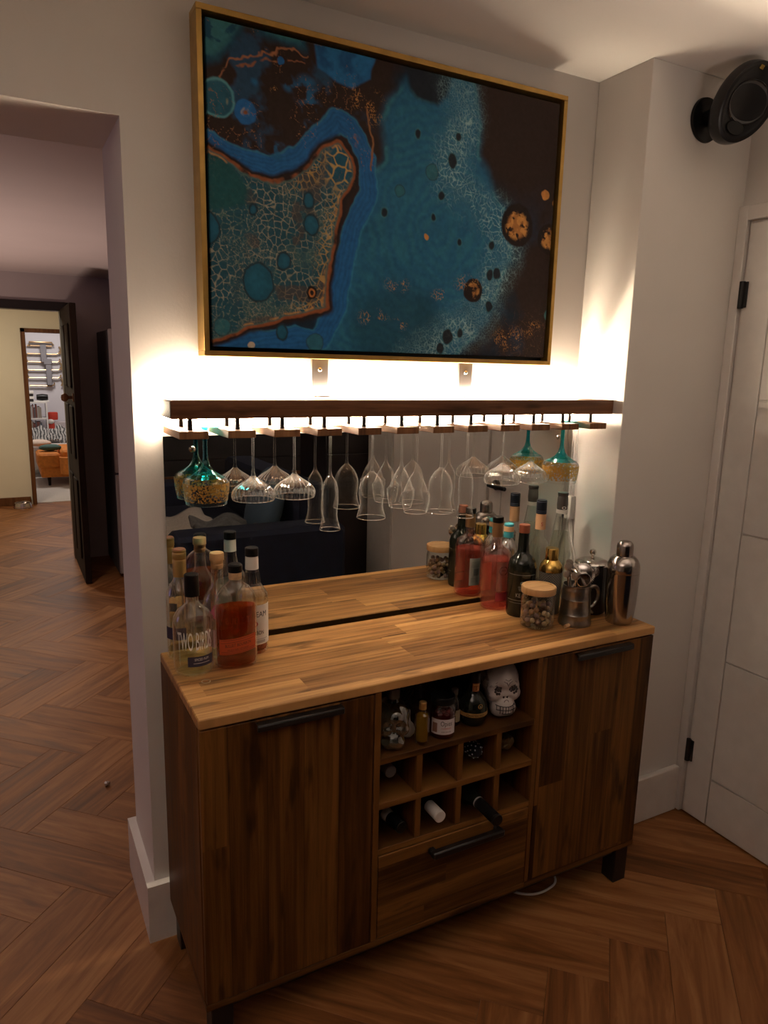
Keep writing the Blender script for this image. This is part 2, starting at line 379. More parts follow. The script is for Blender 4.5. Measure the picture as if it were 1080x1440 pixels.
struct('wall_hall_left', BX(-1.8, -1.7, 4.25, 6.75, 0, 2.3), CREAM); struct('wall_hall_right', BX(1.4, 1.5, 4.25, 6.75, 0, 2.3), CREAM)
m = MB(); m.box(-1.7, -.075, 6.65, 6.75, 0, 2.3); m.box(-.075, .80, 6.65, 6.75, 1.83, 2.3); m.box(.80, 1.4, 6.65, 6.75, 0, 2.3)
struct('wall_hall_end', m, CREAM)
struct('wall_far_room_end', BX(-1.5, 2.2, 9.4, 9.5, 0, 2.3), LILAC)
struct('wall_far_room_left', BX(-1.6, -1.5, 6.75, 9.5, 0, 2.3), LILAC); struct('wall_far_room_right', BX(2.2, 2.3, 6.75, 9.5, 0, 2.3), LILAC)
struct('ceiling_far_room', BX(-1.6, 2.3, 6.75, 9.5, 2.3, 2.4), CEIL)
struct('floor_far_room', BX(-1.6, 2.3, 6.70, 9.5, -.03, .004), pbr('beige_carpet', (.52,.47,.42), .95, 0, .1, 90, .3))
# dark lounge wall of horizontal boards (seen in the mirror)
wd = struct('wall_lounge', BX(-2.75, 3.45, -4.8, -4.7, 0, ZC), DKWALL)
DKB = pbr('dark_board', (.014,.011,.012), .6, 0, .3, 8)
for i in range(11):
    b = BX(-2.6, 3.3, -4.70, -4.685, .06+i*.205, .06+i*.205+.195).build('board', DKB, wd, .003)
struct('trim_1', BX(-2.6, 3.3, -4.70, -4.66, .50, .53), BRNWOOD)
# skirting
m = MB()
m.box(XJ-BT, 1.316, -BT, 0, 0, BH); m.box(XJ-BT, XJ, 0, YJ, 0, BH); m.box(XJ-BT, .4, YJ, YJ+BT, 0, BH)
struct('baseboard_back', m, TRIM)
struct('baseboard_right', BX(XC, 1.722, YP-BT, YP, 0, BH), TRIM, .003)
struct('baseboard_hall', BX(-1.7, -.09, 6.625, 6.65, 0, .085), BRNWOOD, .003)
# kitchen doorway: black header, open dark door
dk = struct('door_1', BX(.128, .168, 3.40, 4.145, .008, 1.885), DKWOOD, .003, 'dark brown panelled kitchen door standing open')
for z0, z1 in ((.16, .72), (.86, 1.22), (1.34, 1.76)):
    for y0, y1 in ((3.50, 3.735), (3.81, 4.05)):
        BX(.116, .128, y0, y1, z0, z1).build('door_panel', DKWOOD, dk, .008)
kb = MB().lathe([(0,0),(.028,0),(.028,.006),(.011,.01),(.011,.03),(.026,.045),(.028,.06),(.018,.075),(0,.078)], 20).xf(Matrix.Translation((.128, 3.47, 1.28)) @ Matrix.Rotation(-math.pi/2, 4, 'Y')).build('door_knob', BRNWOOD, dk)
m = MB(); m.box(-1.2, .168, 4.13, 4.26, 1.872, 1.935); m.box(.125, .19, 4.146, 4.26, 0, 1.935)
struct('trim_2', m, BLKWOOD, .003)
m = MB(); m.box(-.073, -.032, 6.62, 6.76, 0, 1.832); m.box(-.073, .80, 6.62, 6.76, 1.792, 1.832); m.box(.76, .80, 6.62, 6.76, 0, 1.832)
struct('trim_3', m, BRNWOOD, .003)
# white door in right wall
dr = struct('door_2', BX(1.7405, XR, -1.005, -.246, .008, 1.977), DOORW, 0, 'white four panel door with black hinges')
G = .004; pcs = [(-.34, -.246, .008, 1.977), (-1.005, -.911, .008, 1.977)]
zs = [.008, .178, .603, 1.035, 1.452, 1.868, 1.977]
for a, b in zip(zs, zs[1:]): pcs.append((-.911, -.34, a, b))
for (y0, y1, z0, z1) in pcs:
    a0 = 0 if y0 in (-1.005,) else G/2; a1 = 0 if y1 == -.246 else G/2
    BX(1.7340, 1.7405, y0+a0, y1-a1, z0+(G/2 if z0 > .01 else 0), z1-(G/2 if z1 < 1.97 else 0)).build('door_panel', DOORW, dr, .0018)
for z in (.242, 1.768):
    h = MB(); h.cyl((1.729, -.2445, z-.040), (1.729, -.2445, z+.040), .0085, 12); h.box(1.729, 1.7345, -.262, -.2445, z-.038, z+.038)
    h.build('hinge', BLACK, dr)
h = MB(); h.cyl((1.734, -.945, .995), (1.726, -.945, .995), .026, 24); h.cyl((1.73, -.945, .995), (1.685, -.945, .995), .009, 12); h.tube([(1.688, -.95, .995), (1.686, -.90, .995), (1.688, -.825, .995)], .010, 10)
h.build('door_handle', BLACK, dr)
m = MB(); m.box(1.727, XR, -.2365, -.2045, 0, 2.028); m.box(1.727, XR, -1.015, -.2365, 1.985, 2.028); m.box(1.727, XR, -1.085, -1.015, 0, 2.028)
struct('trim_4', m, TRIM, .002)
struct('trim_5', BX(1.732, XR, YREND, -1.98, 0, ZC), pbr('grey_trim', (.52,.50,.48), .5))

# ------------------------------------------------------------------ herringbone floor
L, Wd = .61, .1525
A = Vector((1, -1))/math.sqrt(2); B = Vector((1, 1))/math.sqrt(2)
O = Vector((1.069, -.56)) - A*L - B*Wd
fl = struct('floor', BX(-2.75, 3.45, -4.8, 6.70, -.05, -.012), SUBF)
def plank_mesh(name):
    hl, hw, g, c, t = L/2, Wd/2, .0003, .0008, .0115
    bm = bmesh.new()
    r0 = [bm.verts.new((sx*(hl-g), sy*(hw-g), -t)) for sx, sy in ((-1,-1),(1,-1),(1,1),(-1,1))]
    r1 = [bm.verts.new((sx*(hl-g), sy*(hw-g), -c)) for sx, sy in ((-1,-1),(1,-1),(1,1),(-1,1))]
    r2 = [bm.verts.new((sx*(hl-g-c), sy*(hw-g-c), 0)) for sx, sy in ((-1,-1),(1,-1),(1,1),(-1,1))]
    for p, q in ((r0, r1), (r1, r2)):
        for i in range(4): bm.faces.new((p[i], p[(i+1)%4], q[(i+1)%4], q[i]))
    bm.faces.new(r2)
    uvl = bm.loops.layers.uv.new('UVMap')
    for f in bm.faces:
        for l in f.loops: l[uvl].uv = (l.vert.co.x, l.vert.co.y)
    me = bpy.data.meshes.new(name); bm.to_mesh(me); bm.free(); me.materials.append(PLANK); return me
PM = plank_mesh('plank')
spots = []
for i in range(-60, 70):
    for j in range(-12, 12):
        base = O + (A+B)*Wd*i + (A-B)*L*j
        for c, ang in ((base+A*(L/2)+B*(Wd/2), math.atan2(A.y, A.x)), (base+A*(L+Wd/2)+B*(Wd-L/2), math.atan2(B.y, B.x))):
            if -2.6 < c.x < 3.3 and -4.6 < c.y < 6.65: spots.append((c.x, c.y, ang))
def screen(p):
    d = Vector(p)-Vector(CAM['loc']); z = d.dot(FWD)
    return None if z < .1 else (540+CAM['f']*d.dot(RGT)/z, 720-CAM['f']*d.dot(UPV)/z, z)
def rank(s):
    best = 1e9
    for k in (-.3, -.15, 0, .15, .3):
        q = screen((s[0]+k*math.cos(s[2]), s[1]+k*math.sin(s[2]), 0))
        if q and -15 < q[0] < 1095 and -15 < q[1] < 1455:
            # hidden behind the wall or in the strip right of the opening
            y = s[1]
            if y > .35 and s[0] > .05+y*.16: continue
            best = min(best, q[2])
    return best
spots.sort(key=rank)
near = spots[:300]; rest = spots[300:]
for (x, y, a) in near:
    o = bpy.data.objects.new('plank', PM); COL.objects.link(o); o.parent = fl; o.location = (x, y, 0); o.rotation_euler = (0, 0, a)
bm = bmesh.new()
uvl = bm.loops.layers.uv.new('UVMap')
V0 = [v.co.copy() for v in PM.vertices]; F0 = [tuple(p.vertices) for p in PM.polygons]
for (x, y, a) in rest:
    ca, sa = math.cos(a), math.sin(a)
    vs = [bm.verts.new((x+v.x*ca-v.y*sa, y+v.x*sa+v.y*ca, v.z)) for v in V0]
    for f in F0:
        fc = bm.faces.new([vs[i] for i in f])
        for l, i in zip(fc.loops, f): l[uvl].uv = (V0[i].x, V0[i].y)
me = bpy.data.meshes.new('plank_field'); bm.to_mesh(me); bm.free(); me.materials.append(PLANK)
o = bpy.data.objects.new('plank_field', me); COL.objects.link(o); o.parent = fl; o['kind'] = 'stuff'

# ------------------------------------------------------------------ sideboard
CW, YF, YB, CH, TT, HB1, HB0 = 1.30, -.411, -.026, .819, .023, .134, .118
sb = thing('sideboard', 'brown wooden sideboard with open wine cubbies and black bar handles', 'sideboard', (0, 0, 0))
D = YF+.018                                   # carcass front, doors sit on it
BX(0, CW, YF-.002, YB, CH-TT, CH).build('top_board', W_TOP, sb, .0025)
BX(0, .016, D, YB, HB1, CH-TT).build('side_panel', W_SIDE, sb, .001); BX(CW-.016, CW, D, YB, HB1, CH-TT).build('side_panel', W_SIDE, sb, .001)
BX(0, CW, YF, YB, HB0, HB1).build('bottom_board', W_EDGE, sb, .001)
BX(.016, CW-.016, YB-.008, YB, HB1, CH-TT).build('back_panel', W_FRONT, sb)
CX0, CX1 = .420, .881
BX(.404, CX0, YF, YB-.008, HB1, CH-TT).build('upright_panel', W_SIDE, sb, .001); BX(CX1, CX1+.014, YF, YB-.008, HB1, CH-TT).build('upright_panel', W_SIDE, sb, .001)
def door(x0, x1, hx0, hx1):
    d = BX(x0, x1, YF, D-.001, HB1+.002, CH-TT-.004).build('door', W_FRONT, sb, .0012)
    h = MB(); h.box(hx0, hx1, YF-.020, YF-.012, .773, .786); h.box(hx0, hx1, YF-.020, YF-.0005, .786, .789)
    h.build('handle', BLACK, d, .0015)
door(.0015, .4025, .119, .318); door(.8965, CW-.0015, 1.001, 1.203)
S1, S2, S3, ST = .625, .507, .385, .016
for z in (S1, S2, S3): BX(CX0, CX1, YF+.002, YB-.008, z-ST, z).build('shelf', W_EDGE, sb, .001)
CWD = (CX1-CX0-3*.016)/4; CCX = [CX0+CWD*(i+.5)+.016*i for i in range(4)]
for z0, z1 in ((S2, S1-ST), (S3, S2-ST)):
    for i in range(3):
        x = CX0+CWD*(i+1)+.016*i
        BX(x, x+.016, YF+.004, YB-.008, z0, z1).build('divider', W_SIDE, sb, .001)
dw = BX(CX0+.002, CX1-.002, YF, D, HB1+.003, S3-ST-.003).build('drawer', W_EDGE, sb, .0012)
h = MB(); h.box(.560, .778, YF-.034, YF-.014, .331, .351); h.box(.560, .578, YF-.02, YF-.0005, .333, .349); h.box(.760, .778, YF-.02, YF-.0005, .333, .349)
h.build('handle', BLACK, dw, .004)
for x, y in ((.012, YF+.006), (CW-.062, YF+.006), (.012, YB-.056), (CW-.062, YB-.056)):
    m = MB(); m.box(x, x+.05, y, y+.05, 0, HB0); m.build('leg', BLACK, sb, .002)
m = MB(); m.box(.06, CW-.06, YF+.02, YF+.045, HB0-.025, HB0); m.build('base_rail', BLACK, sb)
ringo = MB().tube([(.0095*math.cos(a), .0095*math.sin(a), .0012) for a in [i*math.pi/12 for i in range(24)]], .0011, 6, True).build('rubber_ring', pbr('pale_rubber', (.45,.33,.20), .5))
ringo.location = (.060, -.239, CH); tag(ringo, 'small pale rubber ring lying on the sideboard top', 'ring')

# ------------------------------------------------------------------ mirror
mr = thing('wall_mirror', 'large frameless mirror on the wall behind the sideboard', 'mirror', (0, 0, 0))
BX(.030, 1.3115, -.005, -.001, .795, 1.352).build('mirror_glass', MIRROR, mr)
for x in (.099, 1.254):
    MB().lathe([(0,.006),(.004,.0055),(.0075,.003),(.0085,0)], 20).xf(Matrix.Translation((x, -.005, 1.320)) @ Matrix.Rotation(math.pi/2, 4, 'X')).build('screw', CHROME, mr)

# ------------------------------------------------------------------ glass rack
SXL, SXR, SZT, SZB, SYF, SYB = .018, 1.314, 1.445, 1.404, -.167, -.0235
rk = thing('glass_rack', 'long wooden shelf with hanging rails for stemmed glasses', 'rack', (0, 0, 0))
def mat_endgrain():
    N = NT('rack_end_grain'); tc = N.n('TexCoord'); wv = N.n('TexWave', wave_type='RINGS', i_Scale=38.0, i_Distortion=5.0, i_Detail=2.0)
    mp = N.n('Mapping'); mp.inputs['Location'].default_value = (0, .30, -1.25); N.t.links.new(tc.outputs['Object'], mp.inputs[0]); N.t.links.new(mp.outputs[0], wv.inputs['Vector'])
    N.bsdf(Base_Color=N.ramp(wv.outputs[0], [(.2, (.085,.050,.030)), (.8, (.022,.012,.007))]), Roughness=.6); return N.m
bd = BX(SXL, SXR, SYF, SYB, SZB, SZT).build('shelf_board', W_SHELF, rk, .003, segs=2)
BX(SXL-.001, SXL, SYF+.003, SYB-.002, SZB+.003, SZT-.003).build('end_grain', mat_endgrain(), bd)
R0, RS, RW, RZT, RZB = .0645, .1079, .0644, 1.378, 1.361
prng = random.Random(3)
for i in range(12):
    x = R0+RS*i
    r = BX(x-RW/2, x+RW/2, -.176, -.004 if i < 11 else -.006, RZB, RZT).build('rail', W_RAIL, rk, .0012)
    for y in (-.140, -.050): MB().cyl((x, y, RZT), (x, y, SZB), .0056, 10).build('pin', BLACK, r)
for x in (.433, .887):
    s = BX(x-.0235, x+.0235, -.006, -.0005, 1.452, 1.62).build('bracket', STEELG, rk, .001)
    BX(x-.0235, x+.0235, -.0235, -.006, SZT+.0005, SZT+.005).build('bracket_foot', STEELG, s)
    MB().lathe([(0,.004),(.003,.0038),(.0055,.002),(.006,0)], 16).xf(Matrix.Translation((x, -.006, 1.516)) @ Matrix.Rotation(math.pi/2, 4, 'X')).build('screw', CHROME, s)
# LED tube behind the board: along the top, round the left end, back along the bottom
ld = thing('led_strip', 'glowing warm white light strip wrapped behind the glass rack', 'light strip', (0, 0, 0))
zt, zb, xl, yl = SZT+.009, SZB-.009, SXL-.005, -.0125
pts = [(1.306, yl, zt), (.9, yl, zt), (.5, yl, zt), (.06, yl, zt)]
cz, rr = (zt+zb)/2, (zt-zb)/2
pts += [(xl+rr-rr*math.sin(a), yl, cz+rr*math.cos(a)) for a in [math.pi*k/14 for k in range(15)]]
pts += [(.06, yl, zb), (.5, yl, zb), (.9, yl, zb), (1.306, yl, zb)]
MB().tube(pts, .0052, 10).build('light_tube', LEDM, ld)

# ------------------------------------------------------------------ painting
def fbm(X, Y, f, oct=5, seed=0):
    def vn(x, y, s):
        xi = np.floor(x).astype(np.int64); yi = np.floor(y).astype(np.int64); xf = x-xi; yf = y-yi
        def hsh(a, b):
            n = (a*374761393 + b*668265263 + s*982451653) & 0xffffffff
            n = ((n ^ (n >> 13))*1274126177) & 0xffffffff
            return ((n ^ (n >> 16)) & 0xffff)/65535.0
        u = xf*xf*(3-2*xf); v = yf*yf*(3-2*yf)
        return (hsh(xi, yi)*(1-u)+hsh(xi+1, yi)*u)*(1-v)+(hsh(xi, yi+1)*(1-u)+hsh(xi+1, yi+1)*u)*v
    t = 0; a = .5; n = 0
    for k in range(oct): t = t+a*vn(X*f, Y*f, seed+k*17); n += a; a *= .5; f *= 2.03
    return t/n
def worley(X, Y, f, seed=0):
    x = X*f; y = Y*f; xi = np.floor(x).astype(np.int64); yi = np.floor(y).astype(np.int64)
    f1 = np.full(X.shape, 9.0); f2 = f1.copy(); cid = np.zeros(X.shape)
    for dx in (-1, 0, 1):
        for dy in (-1, 0, 1):
            a = xi+dx; b = yi+dy
            n = (a*73856093 ^ b*19349663 ^ (seed*83492791)) & 0xffffffff
            n = ((n ^ (n >> 15))*2246822519) & 0xffffffff
            r1 = ((n >> 8) & 1023)/1023.0; r2 = ((n >> 18) & 1023)/1023.0
            d = np.hypot(a+r1-x, b+r2-y); new = d < f1
            f2 = np.where(new, f1, np.minimum(f2, d)); cid = np.where(new, r1, cid); f1 = np.minimum(f1, d)
    return f1, f2, cid
def sdpoly(X, Y, P):
    d = np.full(X.shape, 1e9); ins = np.zeros(X.shape, bool); n = len(P)
    for i in range(n):
        ax, ay = P[i]; bx, by = P[(i+1) % n]; ex, ey = bx-ax, by-ay
        t = np.clip(((X-ax)*ex+(Y-ay)*ey)/(ex*ex+ey*ey), 0, 1); d = np.minimum(d, np.hypot(X-ax-t*ex, Y-ay-t*ey))
        c = ((ay > Y) != (by > Y)) & (X < (bx-ax)*(Y-ay)/((by-ay) if by != ay else 1e-9)+ax); ins ^= c
    return np.where(ins, -d, d)
def sdline(X, Y, P):
    d = np.full(X.shape, 1e9)
    for (ax, ay), (bx, by) in zip(P, P[1:]):
        ex, ey = bx-ax, by-ay; t = np.clip(((X-ax)*ex+(Y-ay)*ey)/(ex*ex+ey*ey), 0, 1); d = np.minimum(d, np.hypot(X-ax-t*ex, Y-ay-t*ey))
    return d
def ss(a, b, x):
    t = np.clip((x-a)/(b-a), 0, 1); return t*t*(3-2*t)
TEAL = [(0.466,0.156),(0.485,0.11),(0.533,0.056),(0.564,0.097),(0.619,0.097),(0.651,0.017),(0.722,0.021),(0.745,0.109),(0.739,0.201),(0.793,0.286),(0.866,0.344),(0.843,0.483),(0.788,0.606),(0.647,0.745),(0.257,0.745),(0.316,0.594),(0.344,0.443),(0.424,0.357),(0.428,0.288),(0.473,0.247)]
RIVER = [(0.0,0.265),(0.087,0.291),(0.165,0.299),(0.247,0.268),(0.284,0.218),(0.327,0.174),(0.371,0.188),(0.412,0.248),(0.413,0.324),(0.374,0.415),(0.35,0.504),(0.336,0.602),(0.287,0.685),(0.133,0.699),(0.0,0.716)]
CELL = [(0.0,0.280),(0.078,0.311),(0.12,0.337),(0.173,0.336),(0.256,0.296),(0.299,0.244),(0.327,0.225),(0.362,0.255),(0.367,0.296),(0.335,0.342),(0.324,0.42),(0.31,0.507),(0.306,0.604),(0.209,0.637),(0.116,0.657),(0.0,0.691)]
PATCH = [(0.0,0.288),(0.078,0.315),(0.111,0.362),(0.102,0.395),(0.0,0.42)]
BIGBLUE = [(0.276,0.0),(0.432,0.015),(0.418,0.069),(0.369,0.096),(0.326,0.087),(0.285,0.067)]
TOPTEAL = [(0.0,-.01),(0.265,-.01),(0.256,0.03),(0.142,0.032),(0.1,0.03),(0.049,0.106),(0.0,0.14)]
LACE = [(0.662,0.0),(0.704,0.107),(0.674,0.183),(0.654,0.258),(0.722,0.318),(0.808,0.336),(0.844,0.404),(0.814,0.515),(0.775,0.596),(0.686,0.65),(0.56,0.74)]
DARKTOP = [(0.529,0.0),(0.654,0.0),(0.645,0.074),(0.619,0.097),(0.564,0.092),(0.536,0.056)]
BLOBS = [(0.043,0.177,0.038,'pale'),(0.108,0.195,0.026,'bluegold'),(0.174,0.247,0.029,'smear'),(0.256,0.127,0.035,'smear'),(0.27,0.164,0.026,'smear'),(0.211,0.116,0.019,'smear'),(0.128,0.128,0.013,'smear'),(0.191,0.074,0.008,'blue'),(0.187,0.264,0.022,'smear'),(0.24,0.20,0.014,'smear'),(0.885,0.353,0.05,'copper'),(1.0,0.379,0.036,'copper'),(0.977,0.261,0.013,'gold'),(1.012,0.28,0.009,'gold'),(0.269,0.574,0.014,'ring'),(0.746,0.537,0.028,'copper'),(0.603,0.254,0.019,'teal'),(0.509,0.31,0.014,'teal'),(0.466,0.365,0.009,'dark'),(0.661,0.219,0.014,'dark'),(0.556,0.171,0.009,'dark'),(0.633,0.305,0.01,'dark'),(0.61,0.363,0.008,'dark'),(0.592,0.412,0.008,'gold'),(0.697,0.416,0.008,'dark'),(0.671,0.665,0.017,'dark'),(0.646,0.696,0.013,'dark'),(0.71,0.652,0.01,'dark'),(0.801,0.577,0.012,'dark'),(0.8,0.491,0.011,'dark'),(0.824,0.486,0.013,'dark'),(0.801,0.413,0.01,'dark'),(0.678,0.158,0.008,'dark'),(0.279,0.694,0.022,'teal'),(0.192,0.671,0.014,'bluecell'),(0.135,0.559,0.036,'bluecell'),(0.261,0.364,0.013,'bluecell'),(0.269,0.417,0.019,'bluecell'),(0.124,0.4,0.010,'bluecell'),(0.198,0.508,0.016,'bluecell'),(0.014,0.45,0.028,'bluecell'),(0.045,0.665,0.021,'teal'),(1.019,0.589,0.017,'paleteal'),(0.115,0.706,0.009,'beige')]
GOLDC = [(0.419,0.13,0.056),(0.389,0.111,0.035),(0.508,0.538,0.047),(0.44,0.625,0.055),(0.512,0.639,0.038),(0.727,0.521,0.055),(0.639,0.556,0.036),(0.175,0.138,0.012),(0.882,0.662,0.081),(0.96,0.628,0.055)]
VEIN1 = [(0.061,0.118),(0.082,0.095),(0.141,0.073),(0.193,0.047),(0.256,0.04)]; VEIN2 = [(0.419,0.138),(0.431,0.203),(0.427,0.271)]
def paint(X, Y):
    wx = fbm(X, Y, 9, 4, 1)-.5; wy = fbm(X, Y, 9, 4, 2)-.5
    fx = fbm(X, Y, 40, 3, 3)-.5; fy = fbm(X, Y, 40, 3, 4)-.5
    x = X+.035*wx+.008*fx; y = Y+.035*wy+.008*fy
    C = np.zeros(X.shape+(3,))
    def put(mask, col):
        nonlocal C
        mask = np.clip(mask, 0, 1)[..., None]; C = C*(1-mask)+np.array(col)*mask
    brown = (.030,.017,.015); navy = (.008,.024,.048); teal = (.018,.130,.265); dteal = (.011,.075,.140); blue = (.016,.135,.40)
    gold = (.62,.30,.085); beige = (.42,.36,.27); pale = (.26,.46,.52)
    n1 = fbm(X, Y, 5, 5, 9); n2 = fbm(x, y, 22, 5, 11)
    C[...] = navy
    put(ss(.45, .62, n1+.28*ss(.7, .85, X)*ss(.45, .1, Y)+.35*ss(.40, .30, Y)*ss(.5, .4, X)), brown)
    put(ss(.08, .0, np.hypot((X-.93)/1.6, Y-.15)-.10), brown)
    put(.6*ss(.56, .68, fbm(X+.3, Y, 12, 5, 21))*ss(.32, .25, Y)*ss(.45, .35, X), (.015,.10,.22))
    put(.6*ss(.50, .68, fbm(X, Y+.4, 7, 5, 22))*ss(.70, .85, X)*ss(.2, .45, Y), (.008,.045,.105))
    # main teal body with fine flow lines
    d = sdpoly(x, y, TEAL); put(ss(.028, -.012, d), teal)
    q = np.hypot(X-.62, (Y-.42)*1.1)+.10*wx; ring = .5+.5*np.sin(q*190+30*n1)
    put(ss(.0, -.03, d)*.30*ring*n2*1.6, (.040,.235,.310)); put(ss(.0, -.04, d)*.55*ss(.5, .7, n1), dteal)
    put(ss(.09, .0, np.hypot(X-.52, (Y-.66)*1.2)-.10)*.6, (.010,.060,.095))
    put(ss(.010, .0, np.abs(d-.004))*.5*ss(.3, .6, n2), (.05,.28,.36))
    put(ss(.012, -.008, sdpoly(x, y, DARKTOP)), (.013,.020,.034))
    # top left teal corner, big blue blot
    dt = sdpoly(x, y, TOPTEAL); put(ss(.012, -.01, dt), dteal); put(ss(.0, -.02, dt)*ss(.50, .56, n2)*.6, (.06,.25,.28))
    db = sdpoly(X+.010*wx+.006*fx, Y+.010*wy+.006*fy, BIGBLUE); put(ss(.006, -.002, db), (.020,.165,.42)); put(ss(.008, -.01, db)*ss(.45, .65, fbm(X, Y, 25, 5, 31))*.6, (.010,.060,.170))
    # blue river with banding
    dl = sdline(x, y, RIVER); w_ = .027+.012*wx
    put(ss(w_+.006, w_-.006, dl), blue); put(ss(w_, w_-.01, dl)*.45*(.5+.5*np.sin(dl*620+8*n2)), (.012,.085,.200))
    put(ss(.004, .0, np.abs(dl-w_))*.55, (.04,.26,.40))
    # cell field
    dc = sdpoly(x, y, CELL)
    put(ss(.024, .012, dc), (.022,.013,.014)); put(ss(.008, .003, np.abs(dc-.003))*ss(.35, .55, n2+.1), (.30,.095,.035))
    put(ss(.004, -.002, dc), (.075,.150,.150))
    inside = ss(.0, -.006, dc)
    gx = X+.010*wx; gy = Y+.010*wy
    big = ss(.28, .33, X)*ss(.35, .30, Y)
    gx = X+.014*wx+.010*fx; gy = Y+.014*wy+.010*fy
    for f, sd, a in ((120, 5, .75), (62, 6, .95)):
        f1, f2, cid = worley(gx, gy, f, sd); e = f2-f1
        put(inside*a*ss(.10, .16, e)*ss(.55, .35, f1*.6)*(.35+.65*ss(.35, .5, fbm(X, Y, 14, 3, 40+sd))), (.014,.085,.130))
        put(inside*a*ss(.11, .015, e)*.85*ss(.38, .58, fbm(X, Y, 12, 4, 50+sd)+.06), beige)
    put(inside*.55*ss(.54, .66, fbm(X, Y, 26, 5, 60))*ss(.05, .15, X), (.10,.055,.040))
    f1, f2, cid = worley(gx, gy, 36, 8); e = f2-f1
    put(inside*big, (.014,.10,.170)); put(inside*big*ss(.17, .05, e), (.55,.36,.13))
    edge_gold = ss(-.045, -.012, dc)*ss(.18, .26, X)
    f1, f2, cid = worley(gx, gy, 62, 9); e = f2-f1; put(inside*edge_gold*(1-big)*ss(.18, .06, e)*.8, (.50,.31,.10))
    put(ss(.006, -.006, sdpoly(x, y, PATCH))*.95, (.012,.090,.105))
    put(inside*ss(-.010, -.003, dc)*ss(.58, .66, n2+.1*ss(.5, .6, Y)), gold)
    # pale lace down the right side
    la = sdline(x, y, LACE); wv = .045+.03*n1
    f1, f2, cid = worley(gx+.02*fx, gy*0.9+.02*fy, 75, 12); e = f2-f1
    lm = ss(wv+.03, .0, la)
    put(lm*ss(.18, .02, e)*ss(.34, .60, n2), (.34,.56,.62)); f1, f2, cid = worley(gx, gy, 150, 13); put(lm*ss(.25, .05, f2-f1)*.42*ss(.35, .6, n1+.1), pale)
    put(lm*.12, (.10,.30,.40))
    fl_ = .5+.5*np.sin((la+.02*wx)*900+40*n2); put(lm*ss(.75, 1.0, fl_)*.30*ss(.4, .6, n1+.08), pale)
    # blobs
    for (bx, by, r, k) in BLOBS:
        ar = 1.25 if k in ('dark', 'ring', 'bluecell') else 1.0
        dd = np.hypot(X-bx+.008*fx, (Y-by)/ar+.008*fy)
        s = ss(r*1.08, r*.92, dd)
        if k == 'dark': put(s*.95, (.012,.012,.018)); put(ss(.003, 0, np.abs(dd-r))*.5, (.06,.22,.28))
        elif k == 'copper':
            put(ss(r*1.2, r*1.05, dd), (.020,.012,.012)); put(ss(r*.8, r*.55, dd)*ss(.40, .60, fbm(X, Y, 60, 4, 70)), (.46,.20,.06)); put(ss(r*.9, r*.6, dd)*ss(.56, .62, fbm(X, Y, 90, 3, 71)), gold)
        elif k == 'gold': put(s, (.60,.26,.07))
        elif k == 'ring': put(s, (.015,.010,.010)); put(ss(r*.72, r*.6, dd), (.50,.18,.05)); put(ss(r*.42, r*.3, dd), (.02,.012,.012))
        elif k == 'teal': put(s*.8, (.030,.150,.190)); put(ss(.003, 0, np.abs(dd-r))*.6, (.02,.05,.07))
        elif k == 'bluecell': put(s, (.012,.105,.180)); put(ss(.004, 0, np.abs(dd-r)), (.015,.04,.06)); put(ss(r*.8, r*.4, dd)*.4, (.02,.14,.24))
        elif k == 'pale': put(s, (.020,.110,.175)); put(ss(.005, 0, np.abs(dd-r))*.7, (.12,.40,.48)); put(ss(.016, .010, np.hypot(X-bx-.012, (Y-by)*.7))*ss(.45, .6, n2), (.42,.36,.18))
        elif k == 'bluegold': put(s, blue); put(ss(.012, .007, dd)*ss(.35, .55, n2), (.62,.45,.16)); put(ss(.006, .003, dd), (.28,.10,.04))
        elif k == 'blue': put(s, blue)
        elif k == 'smear': put(ss(r*1.2, r*.4, dd+.02*wx)*ss(.40, .60, fbm(X, Y, 30, 5, 80)), (.016,.130,.300))
        elif k == 'paleteal': put(s*.8, (.10,.30,.33))
        elif k == 'beige': put(s, (.55,.45,.34))
    # gold crackle
    f1, f2, cid = worley(gx+.02*fx, gy+.02*fy, 120, 14); cr = ss(.14, .03, f2-f1)
    for (bx, by, r) in GOLDC:
        k = ss(r, r*.3, np.hypot(X-bx, (Y-by)*(1.8 if by > .5 else 1.0)))
        put(k*cr*ss(.46, .56, fbm(X, Y, 45, 4, 90)), gold)
    vx = X+.02*wx+.03*fx; vy = Y+.02*wy+.03*fy
    put(ss(.004, .0005, sdline(vx, vy, VEIN1))*ss(.40, .52, n2), (.36,.15,.07)); put(ss(.0035, .0005, sdline(vx+.015, vy-.022, VEIN1))*ss(.45, .55, fbm(X, Y, 30, 3, 77)), (.30,.12,.06)); put(ss(.004, .001, sdline(x, y, VEIN2)), (.30,.14,.06))
    tl = ss(.33, .25, Y)*ss(.48, .40, X); f1, f2, cid = worley(gx+.03*fx, gy+.03*fy, 42, 15)
    put(tl*ss(.035, .0, f2-f1)*ss(.56, .64, fbm(X, Y, 16, 4, 91)), (.34,.15,.06))
    br = ss(.80, .9, X)*ss(.55, .62, Y); put(br*ss(.06, .0, f2-f1)*.45, (.22,.11,.06))
    return C*(.82+.36*fbm(X, Y, 120, 2, 99))[..., None]
PX0, PX1, PZ0, PZ1, PYF = .121, 1.152, 1.542, 2.275, -.061
pic = thing('framed_painting', 'large abstract blue and black poured paint canvas in a thin gold frame', 'painting', (0, 0, 0))
FW = .0125
m = MB(); m.box(PX0, PX1, PYF, -.001, PZ1-FW, PZ1); m.box(PX0, PX1, PYF, -.001, PZ0, PZ0+FW)
m.box(PX0, PX0+FW, PYF, -.001, PZ0+FW, PZ1-FW); m.box(PX1-FW, PX1, PYF, -.001, PZ0+FW, PZ1-FW)
